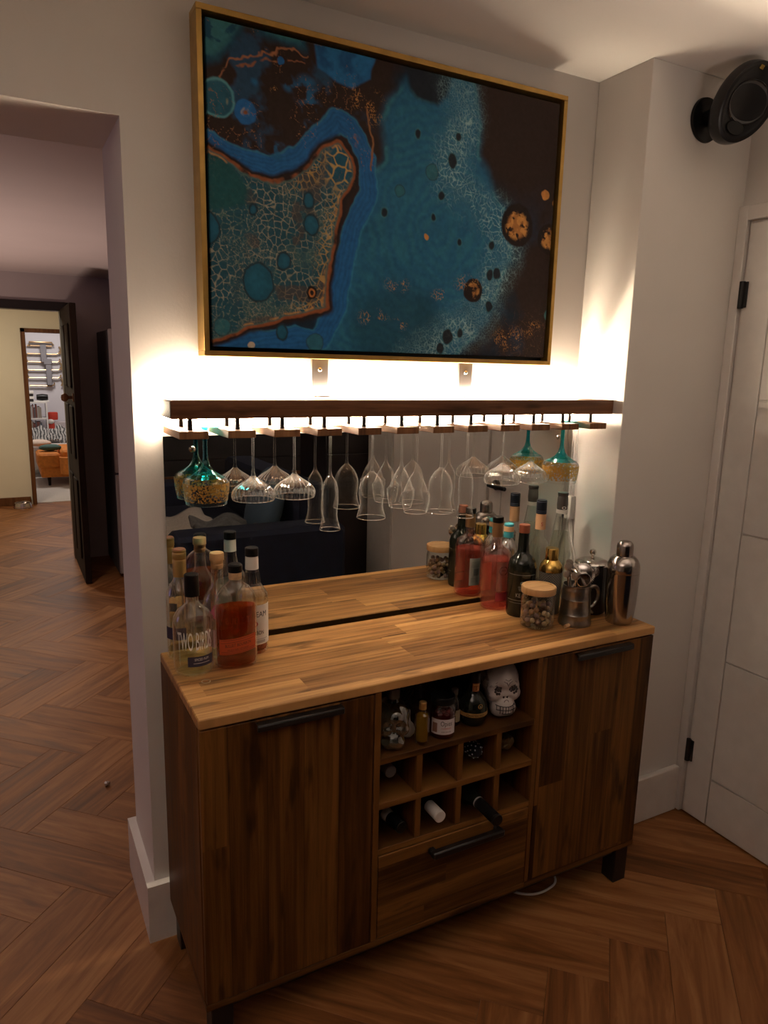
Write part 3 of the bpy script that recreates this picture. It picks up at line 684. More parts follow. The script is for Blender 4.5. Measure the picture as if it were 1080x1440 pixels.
m.build('frame', BRASSF, pic, .0008)
BX(PX0+FW, PX1-FW, -.030, -.002, PZ0+FW, PZ1-FW).build('shadow_gap_backing', BLACKPL, pic)
NX, NZ = 600, 425; mg = .022
gx_ = np.linspace(PX0+mg, PX1-mg, NX); gz_ = np.linspace(PZ1-mg, PZ0+mg, NZ)
GX, GZ = np.meshgrid(gx_, gz_); Cc = paint(GX-PX0, PZ1-GZ)
def mat_canvas():
    N = NT('painted_canvas'); at = N.n('Attribute', attribute_name='pigment'); tc = N.n('TexCoord')
    ns = N.n('TexNoise', i_Scale=420.0, i_Detail=2.0); N.t.links.new(tc.outputs['Object'], ns.inputs['Vector'])
    N.bsdf(Base_Color=at.outputs['Color'], Roughness=.6, Specular_IOR_Level=.18, Normal=N.bump(ns.outputs[0], .10, .002)); return N.m
me = bpy.data.meshes.new('canvas'); nv = NX*NZ
co = np.stack([GX.ravel(), np.full(nv, PYF+.008), GZ.ravel()], 1)
idx = np.arange(nv).reshape(NZ, NX); q = np.stack([idx[:-1,:-1], idx[1:,:-1], idx[1:,1:], idx[:-1,1:]], -1).reshape(-1, 4)
per = np.concatenate([idx[0,:], idx[1:,-1], idx[-1,-2::-1], idx[-2:0:-1,0]])   # rim, turned back to the stretcher
co2 = co[per].copy(); co2[:,1] = -.030; pi = nv+np.arange(len(per))
q2 = np.stack([per, np.roll(per, -1), np.roll(pi, -1), pi], -1)
co = np.concatenate([co, co2]); q = np.concatenate([q, q2])
me.vertices.add(len(co)); me.vertices.foreach_set('co', co.ravel())
me.loops.add(q.size); me.loops.foreach_set('vertex_index', q.ravel().astype(np.int32))
me.polygons.add(len(q)); me.polygons.foreach_set('loop_start', np.arange(0, q.size, 4, dtype=np.int32))
me.update(calc_edges=True); me.validate()
ca = me.color_attributes.new('pigment', 'FLOAT_COLOR', 'POINT')
cols = np.ones((len(co), 4)); cols[:nv,:3] = Cc.reshape(-1, 3); cols[nv:,:3] = (.02,.03,.04); ca.data.foreach_set('color', cols.ravel())
me.materials.append(mat_canvas()); o = bpy.data.objects.new('canvas', me); COL.objects.link(o); o.parent = pic

# ------------------------------------------------------------------ stemware (local z = 0 at the foot plane, bowl hangs below)
FZ = RZT+.0008
def foot_stem(m, rf, zs, rs=.0032, flare=.006, seg=32):
    m.lathe([(0,.0042),(.004,.004),(.010,.0022),(rf*.6,.0014),(rf,.0002),(rf,.0012),(rf*.6,.0030-.0008),(.012,.0006),(.0065,-.004),(rs+.0008,-.016),(rs,-.03),(rs,zs+.02),(rs+.0006,zs+.008),(flare,zs),(0,zs)], seg)
def wine_profile(zs, zr, w, rim, kind):
    h = zs-zr; pts = []
    for i in range(19):
        t = i/18
        if kind == 'bell': r = w*min(1, (1-(1-min(t/.48, 1))**2.0)**.62) if t < .48 else w
        elif kind == 'round': r = w*max(.02, math.sin(min(1, .02+t*1.12)*math.pi*.5))**.75 if t < .55 else w*(1-.20*((t-.55)/.45)**2)
        elif kind == 'flute': r = w*min(1, (1-(1-min(t/.30, 1))**2)**.6)
        if kind in ('bell', 'flute'):
            r -= w*.10*max(0, math.sin(max(0, (t-.5)/.42)*math.pi)) if t < .92 else 0
            if t > .72: r += (rim-w)*((t-.72)/.28)**1.6
        pts.append((max(r, .0055), zs-h*t))
    return pts
def coupe_profile(zs, zr):
    return [(.006,zs),(.011,zs-.005),(.022,zs-.013),(.035,zs-.022),(.0455,zs-.031),(.0505,zs-.039),(.052,zs-.046),(.0515,zs-.052),(.050,zr)]
def make_goblet(kind, label, loc, group, tilt=0):
    g = thing('wine_glass' if kind in ('bell', 'round') else {'flute': 'champagne_flute', 'coupe': 'coupe_glass', 'teal': 'cocktail_glass'}[kind], label, 'glass', loc, 0, group)
    if kind == 'teal':
        m = MB(); m.lathe([(0,.0042),(.010,.0025),(.030,.0015),(.040,.0003),(.040,.0012),(.012,.0006),(.0075,-.006),(.0058,-.02),(.0056,-.06),(.0070,-.080),(.0110,-.094),(.0200,-.106),(.034,-.116),(.046,-.122)], 40)
        m.build('stem', TEALGL, g)
        b = MB().lathe([(.030,-.114),(.046,-.122),(.0525,-.129),(.0545,-.137),(.0540,-.152),(.0515,-.170),(.0485,-.186)], 48).build('bowl', GLASS, g)
        MB().lathe([(.0548,-.134),(.0549,-.140),(.0543,-.152),(.0520,-.170),(.0505,-.178)], 48).build('gold_band', GOLDBAND, b)
        MB().tube([(.0485*math.cos(a), .0485*math.sin(a), -.186) for a in [i*math.pi/24 for i in range(48)]], .0008, 6, True).build('rim', GLASS, b)
    else:
        zs, zr, w, rim = {'coupe': (-.120,-.178,.054,.052), 'flute': (-.134,-.277,.0215,.0275), 'bell': (-.124,-.248,.0345,.0385), 'round': (-.118,-.232,.0385,.031)}[kind]
        m = MB(); foot_stem(m, .036 if kind != 'flute' else .030, zs); m.build('stem', GLASS, g)
        if kind == 'coupe':
            rib = lambda a, r, z: 1+.028*math.cos(26*a)*min(1, max(0, (r-.008)/.03))
            b = MB().lathe(coupe_profile(zs, zr), 156, rib=rib).build('bowl', RIBGL, g)
        else:
            b = MB().lathe(wine_profile(zs, zr, w, rim, kind), 64).build('bowl', GLASS, g)
        rimr = .050 if kind == 'coupe' else (rim if kind != 'round' else w*.80)
        MB().tube([(rimr*math.cos(a), rimr*math.sin(a), zr) for a in [i*math.pi/24 for i in range(48)]], .0008, 6, True).build('rim', RIMGL, b)
    return g
RIBGL = glass('ribbed_glass', (.96,.96,.95), .10, .88, 1.6, .03, (1,1,1), .02, .55)
RIMGL = glass('glass_rim', (.9,.9,.88), .5, .45, 1.0, .08, (1,1,1), .12)
def gapx(i): return R0+RS*(i+.5)
GLASSES = [(0,-.052,'teal','teal stemmed gold crackle glass hanging at the far left of the rack'),
 (1,-.082,'coupe','ribbed coupe glass hanging right beside the left teal glass'),
 (2,-.078,'coupe','ribbed coupe glass hanging next to the left champagne flute'),
 (3,-.056,'flute','tall champagne flute hanging between a ribbed coupe and a wine glass'),
 (4,-.084,'bell','bell shaped wine glass hanging right of the left champagne flute'),
 (5,-.132,'round','round bowled wine glass hanging foremost in its shared rack gap'),
 (5,-.050,'round','round bowled wine glass hanging behind another in the same rack gap'),
 (6,-.084,'bell','bell shaped wine glass hanging left of the right champagne flute'),
 (7,-.052,'flute','champagne flute hanging over the pink bottles'),
 (8,-.080,'coupe','ribbed coupe glass hanging right beside the right champagne flute'),
 (9,-.074,'coupe','ribbed coupe glass hanging next to the right teal glass'),
 (10,-.086,'teal','teal stemmed gold crackle glass hanging at the far right by the cables')]
protos = {}
for (i, y, k, lab) in GLASSES:
    loc = (gapx(i), y, FZ); grp = {'teal': 'teal and gold cocktail glasses', 'coupe': 'ribbed coupe glasses', 'flute': 'champagne flutes', 'bell': 'wine glasses', 'round': 'wine glasses'}[k]
    if k in protos:
        g = copy_tree(protos[k]); g.location = loc; g['label'] = lab; g.rotation_euler = (0, 0, i*.7)
    else: protos[k] = make_goblet(k, lab, loc, grp)

# ------------------------------------------------------------------ bottles on the sideboard
def bottle(name, label, x, y, prof, gl, caps, liq=None, rz=0, sx=1, sy=1, cat='bottle', group=None, z=CH, seg=40):
    b = thing(name, label, cat, (x, y, z), rz, group)
    MB().lathe([(0, .0012)]+[(prof[0][0]*.9, .0006)]+prof, seg, sx=sx, sy=sy).build('glass_body', gl, b)
    for (nm, pr_, mt) in caps: MB().lathe(pr_, 28).build(nm, mt, b)
    if liq:
        lv, mt = liq; t = .0035; pts = [(0, .008)]
        inner = [(max(r-t, .001), zz) for r, zz in prof if zz > .008]
        pts.append((inner[0][0]*.97, .008))
        for r, zz in inner:
            if zz < lv: pts.append((r, zz))
        r0 = np.interp(lv, [q[1] for q in prof], [q[0] for q in prof])-t
        pts += [(r0, lv), (0, lv)]
        MB().lathe(pts, seg, sx=sx, sy=sy).build('liquid', mt, b)
    return b
def cyl_cap(r, z0, z1, bev=.0015): return [(0,z0),(r,z0),(r,z1-bev),(r-bev,z1),(0,z1)]
# clear flavoured-rum bottle with white lettering
TB = bottle('spirit_bottle', 'clear bottle with tall white lettering, frontmost at the left end of the sideboard', .052, -.162,
  [(.040,0),(.0445,.006),(.0455,.02),(.0455,.118),(.043,.135),(.034,.150),(.021,.160),(.0145,.167),(.0138,.180),(.0138,.205)], BGLASS,
  [('cap', cyl_cap(.0168, .183, .234), BLACKPL)], (.024, PALEY), rz=-.14)
wrap_text('lettering', 'TWO BIRDS', .043, .0462, .066, WHITEINK, TB, ang=.0, width=.085)
lb = band(.0461, .026, .050, -.38, 1.0).build('label', NAVYLAB, TB); wrap_text('lettering', 'SPICED RUM', .006, .0464, .040, WHITEINK, lb, ang=.32, width=.034)
band(.0464, .0335, .0345, -.1, .75).build('label_line', WHITEINK, lb)
# bourbon flask
BU = bottle('bourbon_bottle', 'flat shouldered amber bourbon bottle with an orange label near the left end', .151, -.172,
  [(.045,0),(.0485,.006),(.0490,.015),(.0490,.150),(.0475,.166),(.042,.182),(.031,.196),(.019,.204),(.0150,.209),(.0145,.226)], BGLASS,
  [('stopper', cyl_cap(.0150, .214, .231), CORK), ('cap', cyl_cap(.0168, .231, .250, .003), BLACKPL)], (.148, AMBER), rz=-.12, sy=.62)
lb = MB(); n = 18
for i in range(n+1):
    a = -1.02+2.04*i/n; zz = math.tan(math.radians(7))*(.0494*math.sin(a))
    lb.v += [(.0496*math.sin(a), -.0496*math.cos(a)*.62, .040+zz), (.0496*math.sin(a), -.0496*math.cos(a)*.62, .078+zz)]
lb.f = [(2*i, 2*i+2, 2*i+3, 2*i+1) for i in range(n)]
lb = lb.build('label', ORANGELAB, BU)
def wrap_slope(o, k=math.tan(math.radians(7))):
    for v in o.data.vertices: v.co.z += v.co.x*k
wrap_slope(wrap_text('lettering', 'BULLEIT BOURBON', .0075, .0500, .058, INK, lb, width=.064, scy=.62)); wrap_slope(wrap_text('lettering', 'FRONTIER WHISKEY', .0032, .0500, .049, INK, lb, width=.052, scy=.62))
for z0 in (.0425, .0465, .0685, .0745):
    wrap_slope(band(.0499, z0, z0+.0008, -.9, .9, 18, .62).build('label_line', INK, lb))
wrap_text('embossed_lettering', 'BULLEIT', .016, .0495, .112, glass('embossed_glass', (.85,.45,.25), .12, .6, 1.2, .1), BU, width=.060, scy=.62)
# white-label bourbon
JB = bottle('bourbon_bottle', 'square shouldered bourbon bottle with a white label, black cap and lattice neck', .214, -.100,
  [(.036,0),(.0385,.005),(.039,.012),(.039,.136),(.037,.150),(.029,.163),(.0205,.176),(.0165,.200),(.0150,.222),(.0150,.245)], BGLASS,
  [('cap', cyl_cap(.0162, .245, .266), BLACKPL), ('neck_label', [(.0164,.212),(.0158,.244)], PAPER)], (.022, AMBER), rz=-.14)
for k in range(9):
    a = -1.3+k*.32; MB().tube([(.0212*math.sin(a), -.0212*math.cos(a), .178), (.0172*math.sin(a), -.0172*math.cos(a), .205)], .0011, 5).build('neck_stripe', INK, JB)
lb = band(.0394, .026, .128, -1.25, 1.25, 24).build('label', PAPER, JB)
wrap_text('lettering', 'JIM BEAM', .014, .0398, .098, INK, lb, width=.066); wrap_text('lettering', 'BOURBON', .0105, .0398, .052, INK, lb, width=.046)
wrap_text('emblem', 'o', .020, .0399, .074, REDINK, lb, sx=1.0); band(.0397, .040, .0408, -.9, .9, 16).build('label_line', INK, lb); band(.0397, .030, .0375, -.7, .7, 16).build('label_line', pbr('grey_ink', (.45,.42,.38), .6), lb)
# gold capped, wooden stoppered
GC = bottle('spirit_bottle', 'tall clear bottle with a ridged gold screw cap behind the lettered bottle', .045, -.070,
  [(.031,0),(.0345,.006),(.035,.015),(.035,.150),(.0325,.168),(.024,.184),(.0165,.196),(.0140,.206),(.0140,.230)], BGLASS,
  [('cap', [(0,.205),(.0158,.205),(.0158,.245),(.0150,.247),(.0162,.250),(.0162,.262),(.0154,.264),(.0162,.266),(.0155,.270),(0,.271)], GOLDCAP), ('cap_top', cyl_cap(.0150, .2705, .2725), COPPERCAP)], (.026, PALEY))
band(.0355, .055, .085, -1.5, .1, 16).build('label', NAVYLAB, GC)
WS = bottle('spirit_bottle', 'clear bottle with a pale wooden stopper and pink flower label', .130, -.090,
  [(.032,0),(.0355,.005),(.036,.014),(.036,.128),(.033,.148),(.023,.166),(.0155,.178),(.0145,.195),(.0145,.226)], BGLASS,
  [('stopper', [(0,.220),(.0135,.220),(.0150,.224),(.0150,.231),(.0140,.232),(.0150,.234),(.0150,.240),(.0172,.241),(.0172,.257),(.0160,.259),(0,.259)], W_LID)], (.020, CLEARL))
pk = pbr('pink_petal', (.55,.13,.22), .6)
for k in range(6):
    a = k*math.pi/3
    V = [(.1+.011*math.cos(a)+.008*math.cos(t), .120+.012*math.sin(a)+.009*math.sin(t)) for t in [i*math.pi/5 for i in range(10)]]
    mm = MB(); mm.v = [(.0364*math.sin(u/.0364-2.95), -.0364*math.cos(u/.0364-2.95), v) for u, v in V]; mm.f = [tuple(range(10))]; mm.build('flower_petal', pk, WS, smooth=False)
band(.0364, .03, .075, -1.1, 1.0, 16).build('label', pbr('blush_label', (.58,.38,.40), .6), WS)
# pink gin
PG = bottle('gin_bottle', 'pink gin bottle with a black topped bronze stopper on the right half', .980, -.076,
  [(.039,0),(.043,.005),(.0438,.014),(.0438,.162),(.0425,.172),(.036,.182),(.024,.190),(.0160,.197),(.0145,.206),(.0145,.226)], PGLASS,
  [('stopper', [(0,.219),(.0158,.219),(.0162,.262),(0,.262)], BRONZE), ('cap', cyl_cap(.0168, .262, .280, .002), BLACKPL)], (.152, PINKL), rz=-.62)
lb = band(.0443, .060, .150, .05, .95, 14).build('label', glass('frosted_label', (.80,.72,.72), .30, .4, 1.0, .4), PG)
lb2 = band(.0443, .030, .056, .05, .95, 14).build('label', pbr('crimson_label', (.32,.03,.04), .6), PG)
wrap_text('emblem', 'O', .030, .0446, .108, pbr('grey_print', (.16,.12,.13), .5), lb, ang=.55)
wrap_text('lettering', 'LIMITED', .005, .0447, .121, INK, lb, ang=.55, width=.016)
lb3 = band(.0443, .038, .126, math.pi+.25, math.pi+1.15, 14).build('back_label', PAPER, PG)
a = math.pi+.41
for k in range(14):
    wdt = (.010, .018, .014)[k % 3]; band(.0446, .070, .092, a, a+wdt, 1).build('barcode_bar', INK, lb3); a += wdt+.016
for z0 in (.098, .103, .108, .113, .050, .055, .060): band(.0446, z0, z0+.0016, math.pi+.37, math.pi+1.03, 8).build('print_line', pbr('grey_ink', (.45,.42,.38), .6), lb3)
# port
PO = bottle('port_bottle', 'black glass bottle with a copper cap standing in front of the pink bottle', 1.010, -.163,
  [(.038,0),(.0405,.006),(.041,.015),(.0415,.135),(.041,.150),(.037,.166),(.028,.178),(.0195,.185),(.0170,.195),(.0155,.225),(.0148,.246),(.0148,.250)], GREENGL,
  [('cap', cyl_cap(.0158, .247, .271), COPPERCAP)], rz=-.70)
WI = pbr('silver_print', (.30,.29,.27), .5)
for z0, z1, a0, a1 in ((.128, .1292, -1.0, 1.1), (.052, .053, -1.0, 1.1), (.044, .0446, -.8, .9)): band(.0419, z0, z1, a0, a1, 18).build('print_line', WI, PO)
wrap_text('emblem', 'o', .018, .0420, .098, WI, PO, ang=.1); wrap_text('lettering', 'KE TU', .012, .0420, .062, WI, PO, ang=.08, width=.034)
for k in range(5): band(.0420, .082+k*.003, .0826+k*.003, -.12-k*.02, .32+k*.02, 6).build('print_line', WI, PO)
# turquoise capped bottle hidden behind
TQ = bottle('spirit_bottle', 'pale bottle with a turquoise banded cap half hidden behind the pink bottle', 1.048, -.043,
  [(.027,0),(.030,.005),(.0305,.014),(.0305,.165),(.027,.180),(.018,.192),(.0135,.200),(.0135,.215)], glass('frosted_glass', (.75,.77,.74), .25, .5, 1.2, .25),
  [('cap', cyl_cap(.0150, .203, .222), TURQ), ('cap_band', cyl_cap(.0154, .222, .238), PEACH), ('cap_top', cyl_cap(.0150, .238, .246), TURQ)], (.12, GREYL))
# clear with peach neck label
PE = bottle('rum_bottle', 'clear bottle with a peach neck label and navy cap beside the steel cup', 1.148, -.070,
  [(.0335,0),(.036,.005),(.0365,.014),(.0365,.150),(.034,.168),(.025,.186),(.0168,.200),(.0150,.215),(.0150,.262)], BGLASS,
  [('neck_label', [(.0158,.226),(.0158,.274)], PEACH), ('cap', cyl_cap(.0160, .275, .318, .002), NAVYCAP)], (.060, CLEARL), rz=-.7)
for z0 in (.279, .284, .312): band(.0162, z0, z0+.0012, -2.4, 2.4, 20).build('cap_line', pbr('blue_grey_print', (.12,.15,.22), .5), PE)
wrap_text('emblem', 'S', .012, .0160, .238, REDINK, PE, ang=.3)
CB = bottle('spirit_bottle', 'clear cone shaped bottle with a dark grey stopper in front of the white adapter', 1.226, -.076,
  [(.0345,0),(.0365,.005),(.037,.014),(.0365,.120),(.034,.165),(.0275,.205),(.0205,.245),(.0165,.270),(.0160,.280)], BGLASS,
  [('neck_band', [(.0180,.272),(.0180,.284)], PAPER), ('stopper', [(0,.284),(.0160,.284),(.0172,.300),(.0160,.322),(.0150,.326),(.0165,.328),(.0165,.337),(0,.338)], GREYCAP)], (.212, GREYL))
wrap_text('emblem', 'o', .014, .0174, .286, PAPER, CB, ang=-.4, width=.014)
for a in range(16):
    t = a*math.pi/8; MB().tube([(.0372*math.cos(t), .0372*math.sin(t), .135), (.0362*math.cos(t), .0362*math.sin(t), .148)], .0012, 5).build('embossed_rib', BGLASS, CB)

# ------------------------------------------------------------------ bar things on the right
jr = thing('storage_jar', 'round glass jar of mixed nuts with a pale wooden lid', 'jar', (.992, -.262, CH))
MB().lathe([(0,.002),(.040,.0006),(.0455,.004),(.0470,.010),(.0470,.080),(.0445,.091),(.0440,.099)], 40).build('glass_body', BGLASS, jr)
ld_ = MB().lathe([(0,.098),(.0475,.098),(.0485,.100),(.0485,.1145),(.0470,.117),(.0410,.117),(.0400,.1155),(0,.1155)], 40).build('lid', W_LID, jr)
NUT = [pbr('nut_brown', (.26,.15,.085), .6), pbr('nut_mauve', (.24,.15,.15), .6), pbr('nut_tan', (.42,.31,.19), .6), pbr('nut_dark', (.13,.075,.05), .6)]
rn = random.Random(5); placed = []
for _ in range(3000):
    a, r, z = rn.uniform(0, 6.28), .036*math.sqrt(rn.random()), rn.uniform(.0135, .066)
    p = Vector((r*math.cos(a), r*math.sin(a), z))
    if all((p-q_).length > .0150 for q_ in placed): placed.append(p)
    if len(placed) >= 70: break
nm = []
for k in range(4):
    mm = MB().sphere((0,0,0), .0078, 10, 7, (1, .92, .96)); me_ = mm.build('nut', NUT[k], None); nm.append(me_.data); bpy.data.objects.remove(me_)
for k, p in enumerate(placed):
    o = bpy.data.objects.new('nut', nm[k % 4]); COL.objects.link(o); o.parent = jr; o.location = p; o.rotation_euler = (k, k*2.1, k*.7)
ck = MB().cyl((0,0,0), (.022,.006,0), .0055, 14).build('wine_cork', CORK); ck.location = (1.047, -.318, CH+.0056); tag(ck, 'small cork lying between the nut jar and the tankard', 'cork')
# tankard
tk = thing('tankard', 'dull pewter tankard holding cocktail tools', 'tankard', (1.105, -.292, CH), 0)
MB().lathe([(0,.004),(.042,.004),(.0455,0),(.0468,.004),(.0455,.010),(.0440,.016),(.0432,.030),(.0440,.032),(.0430,.034),(.0405,.074),(.0412,.076),(.0403,.078),(.0392,.098),(.0405,.102),(.0392,.106),(.0385,.112),(.0398,.116),(.0375,.116),(.0365,.110),(.040,.012),(0,.010)], 40).build('cup', PEWTER, tk)
hp = [(.039,0,.098),(.050,0,.104),(.063,0,.103),(.073,0,.092),(.075,0,.076),(.070,0,.060),(.058,0,.046),(.046,0,.038),(.054,0,.030),(.060,0,.024)]
hs = spline(hp, 5); MB().tube(hs, [.0062-.0030*k/(len(hs)-1) for k in range(len(hs))], 10).build('handle', PEWTER, tk); tk.rotation_euler = (0, 0, -.15)
T = Vector((1.105, -.292, CH))
jg = thing('jigger', 'steel double cone jigger resting in the tankard', 'jigger', (T.x-.004, T.y-.006, T.z+.148)); jg.rotation_euler = (math.radians(98), 0, math.radians(-22))
MB().lathe([(0,.004),(.007,.002),(.0195,.042),(.0205,.043),(.0190,.0435),(.006,.004)], 28).build('large_cone', CHROME, jg)
MB().lathe([(.007,.002),(.0160,-.034),(.0168,-.035),(.0153,-.0355),(.005,-.002),(0,-.001)], 28).build('small_cone', CHROME, jg)
st = thing('cocktail_strainer', 'coil edged steel strainer leaning in the tankard', 'strainer', (T.x+.022, T.y+.002, T.z+.142)); st.rotation_euler = (math.radians(74), math.radians(-58), math.radians(-34))
MB().lathe([(0,0),(.030,0),(.031,.001),(.030,.0018),(0,.0018)], 32).build('plate', CHROME, st)
pts = []
for k in range(260):
    a = -2.3+4.6*k/259; b = k*2*math.pi/9; rr_ = .030+.0045*math.cos(b); pts.append((rr_*math.cos(a), rr_*math.sin(a), .001+.0045*math.sin(b)))
MB().tube(pts, .0008, 5).build('spring_coil', CHROME, st); MB().tube([(-.028,0,.001),(-.06,0,.003),(-.095,0,.004)], [.006,.005,.006], 8).build('handle', CHROME, st)
def knob_ball(name, r):
    mm = MB(); n = 90
    mm.sphere((0,0,0), r*.9, 14, 10)
    for k in range(n):
        z = 1-2*(k+.5)/n; a = k*2.39996; q_ = math.sqrt(1-z*z); mm.sphere((r*.9*q_*math.cos(a), r*.9*q_*math.sin(a), r*.9*z), r*.2, 6, 4)
    return mm
SW = [(-.046,-.006,.152,.0098),(-.030,-.024,.150,.0115),(-.030,.010,.168,.0105),(.054,-.008,.148,.0135),(.046,.018,.160,.012),(-.010,.026,.172,.0105)]
sl = ['leftmost', 'lower left', 'upper left', 'lower right', 'upper right', 'middle back']
for k, (dx, dy, dz, r) in enumerate(SW):
    s = thing('cocktail_stirrer', 'knobbly silver ball ended stirrer, %s of those in the tankard' % sl[k], 'stirrer', (T.x+dx, T.y+dy, T.z+dz), 0, 'silver stirrers in the tankard')
    knob_ball('ball', r).build('ball', STEELD, s)
    MB().cyl((0,0,0), (-dx*.78, -dy*.78, -dz+.018), .0018, 6).build('stick', CHROME, s)
# shaker
sh = thing('cocktail_shaker', 'plain polished steel cocktail shaker at the right end of the sideboard', 'shaker', (1.232, -.338, CH))
MB().lathe([(0,.001),(.034,0),(.037,.003),(.0385,.010),(.0435,.060),(.0455,.110),(.0455,.150),(0,.150)], 44).build('cup', STEELD, sh)
MB().lathe([(.0455,.1505),(.0462,.152),(.0460,.164),(.0440,.176),(.0385,.188),(.0300,.196),(.0235,.199),(0,.199)], 44).build('strainer_top', STEELD, sh)
MB().lathe([(.0232,.1995),(.0232,.224),(.0215,.233),(.0160,.239),(.008,.2415),(0,.242)], 36).build('cap', STEELD, sh)
# ice bucket tin
tn = thing('ice_bucket', 'black ribbed ice bucket with a steel lid and ball knob', 'bucket', (1.222, -.226, CH))
RIBB = pbr('black_ribbed_coating', (.014,.013,.014), .35)
MB().lathe([(0,.001),(.044,0),(.0465,.003),(.0475,.140),(.0465,.146),(0,.146)], 96, rib=lambda a, r, z: 1+.012*math.cos(32*a)).build('body', RIBB, tn)
ldd = MB().lathe([(0,.146),(.0490,.146),(.0500,.149),(.0490,.152),(.0440,.156),(.030,.162),(.014,.166),(.006,.168),(0,.168)], 44).build('lid', CHROME, tn)
MB().lathe([(0,.166),(.004,.167),(.004,.172),(.0075,.175),(.0100,.182),(.0075,.189),(0,.192)], 24).build('knob', CHROME, ldd)
# gold topped shaker
gs = thing('cocktail_shaker', 'cut glass cocktail shaker with a gold top behind the tankard', 'shaker', (1.100, -.185, CH))
def mat_cut():
    N = NT('diamond_cut_glass'); tc = N.n('TexCoord'); sp = N.n('SeparateXYZ'); N.t.links.new(tc.outputs['Object'], sp.inputs[0])
    an = N.math('ARCTAN2', sp.outputs[1], sp.outputs[0]); u = N.math('MULTIPLY', an, 14.0); v = N.math('MULTIPLY', sp.outputs[2], 420.0)
    a = N.math('ABSOLUTE', N.math('SINE', N.math('ADD', u, v))); b = N.math('ABSOLUTE', N.math('SINE', N.math('SUBTRACT', u, v)))
    h = N.math('MINIMUM', a, b); N.bsdf(Base_Color=N.ramp(h, [(.1, (.50,.47,.42)), (.5, (.13,.12,.11))]), Roughness=.2, Metallic=.3, Normal=N.bump(h, .8, .004)); return N.m
MB().lathe([(0,.001),(.030,0),(.032,.004),(.0340,.128),(0,.128)], 48).build('cup', mat_cut(), gs)
MB().lathe([(.0345,.128),(.0352,.130),(.0345,.136),(.0310,.148),(.0235,.158),(.0195,.162),(0,.162)], 40).build('strainer_top', GOLDM, gs)
MB().lathe([(.0195,.1625),(.0195,.194),(.0180,.197),(0,.1975)], 32).build('cap', GOLDM, gs)
# adapter and cables by the corner
ad = thing('power_adapter', 'white inline power adapter fixed to the side wall near the mirror corner', 'adapter', (1.316, -.024, 1.094))
BX(-.022, -.0005, -.015, .015, -.038, .038).build('case', WHITEP, ad, .006, segs=2)
zz = [(-.0228, .006*(-1)**k, -.026+k*.0075) for k in range(8)]
MB().tube(zz, .0009, 5).build('embossed_mark', pbr('grey_mark', (.55,.53,.51), .5), ad)
cb_ = thing('led_cable', 'thin white cables running down the mirror corner to the adapter', 'cable', (0, 0, 0))
for k, (x, y) in enumerate(((1.306,-.014),(1.306,-.027),(1.306,-.034))):
    MB().tube([(x, y, 1.39), (x-.001, y-.002, 1.28), (x, y, 1.20), (x, y, 1.133)], .0022, 8).build('cord', WHITEP, cb_)
for k, (x, y, x2, y2) in enumerate(((1.304,-.016,1.300,-.045),(1.304,-.028,1.302,-.060),(1.305,-.033,1.300,-.030))):
    MB().tube(spline([(x, y, 1.0555), (x+.004, y-.006, 1.0), (x2+.006, y2, .93), (x2, y2+.004, .88), (x2-.004, min(y2+.02, -.012), .823)], 6), .0024, 8).build('cord', WHITEP, cb_)

# ------------------------------------------------------------------ things in the open compartment
def skull_mesh(s=1.0):
    mm = MB(); parts = [((0, .010, .090), .048), ((0, .022, .085), .046), ((0, -.004, .080), .040), ((.024, -.022, .060), .020), ((-.024, -.022, .060), .020), ((0, -.026, .030), .026), ((.012, -.022, .022), .022), ((-.012, -.022, .022), .022), ((0, .010, .045), .034), ((.022, -.026, .082), .016), ((-.022, -.026, .082), .016), ((0, -.030, .098), .022)]
    c0 = Vector((0, -.002, .066)); mm.sphere((0,0,0), 1, 56, 40); out = []
    for p in mm.v:
        d = Vector(p).normalized(); best = []
        for c, R in parts:
            v = Vector(c)-c0; b = d.dot(v); disc = b*b-v.length_squared+R*R
            if disc > 0: best.append(b+math.sqrt(disc))
        k = 260; r = math.log(sum(math.exp(k*x) for x in best))/k
        for ex in (.021, -.021):                      # eye sockets
            g = (d-Vector((ex, -.055, .014)).normalized()).length; r -= .010*max(0, 1-(g/.26)**2)
        g = (d-Vector((0, -.055, -.008)).normalized()).length; r += .004*max(0, 1-(g/.16)**2)
        q_ = c0+d*r; q_.z = max(q_.z, 0.0); out.append(tuple(q_*s))
    mm.v = out; return mm
def mat_ceramic():
    N = NT('painted_ceramic'); tc = N.n('TexCoord'); n = N.n('TexNoise', i_Scale=60.0, i_Detail=5.0); N.t.links.new(tc.outputs['Object'], n.inputs['Vector'])
    sp = N.n('SeparateXYZ'); N.t.links.new(tc.outputs['Object'], sp.inputs[0])
    side = N.math('MULTIPLY', N.ramp(N.math('ABSOLUTE', sp.outputs[0]), [(.030, (0,0,0)), (.044, (1,1,1))]), N.ramp(n.outputs[0], [(.48, (0,0,0)), (.56, (1,1,1))]))
    N.bsdf(Base_Color=N.mix(N.math('MULTIPLY', side, .8), (.56,.51,.49), (.14,.11,.13)), Roughness=.45); return N.m
sk = thing('sugar_skull', 'white ceramic skull with painted flower eyes in the open compartment', 'skull', (.822, -.330, S1), math.radians(-15))
skm = skull_mesh(1.06); skm.build('cranium', mat_ceramic(), sk, ang=80)
PD = pbr('dark_skull_paint', (.045,.038,.042), .6); PDG = pbr('grey_skull_paint', (.20,.17,.18), .6)
def on_face(x, z):
    best = None
    for p in skm.v:
        if p[1] < 0:
            d = (p[0]-x)**2+(p[2]-z)**2
            if best is None or d < best[0]: best = (d, p[1])
    return best[1]
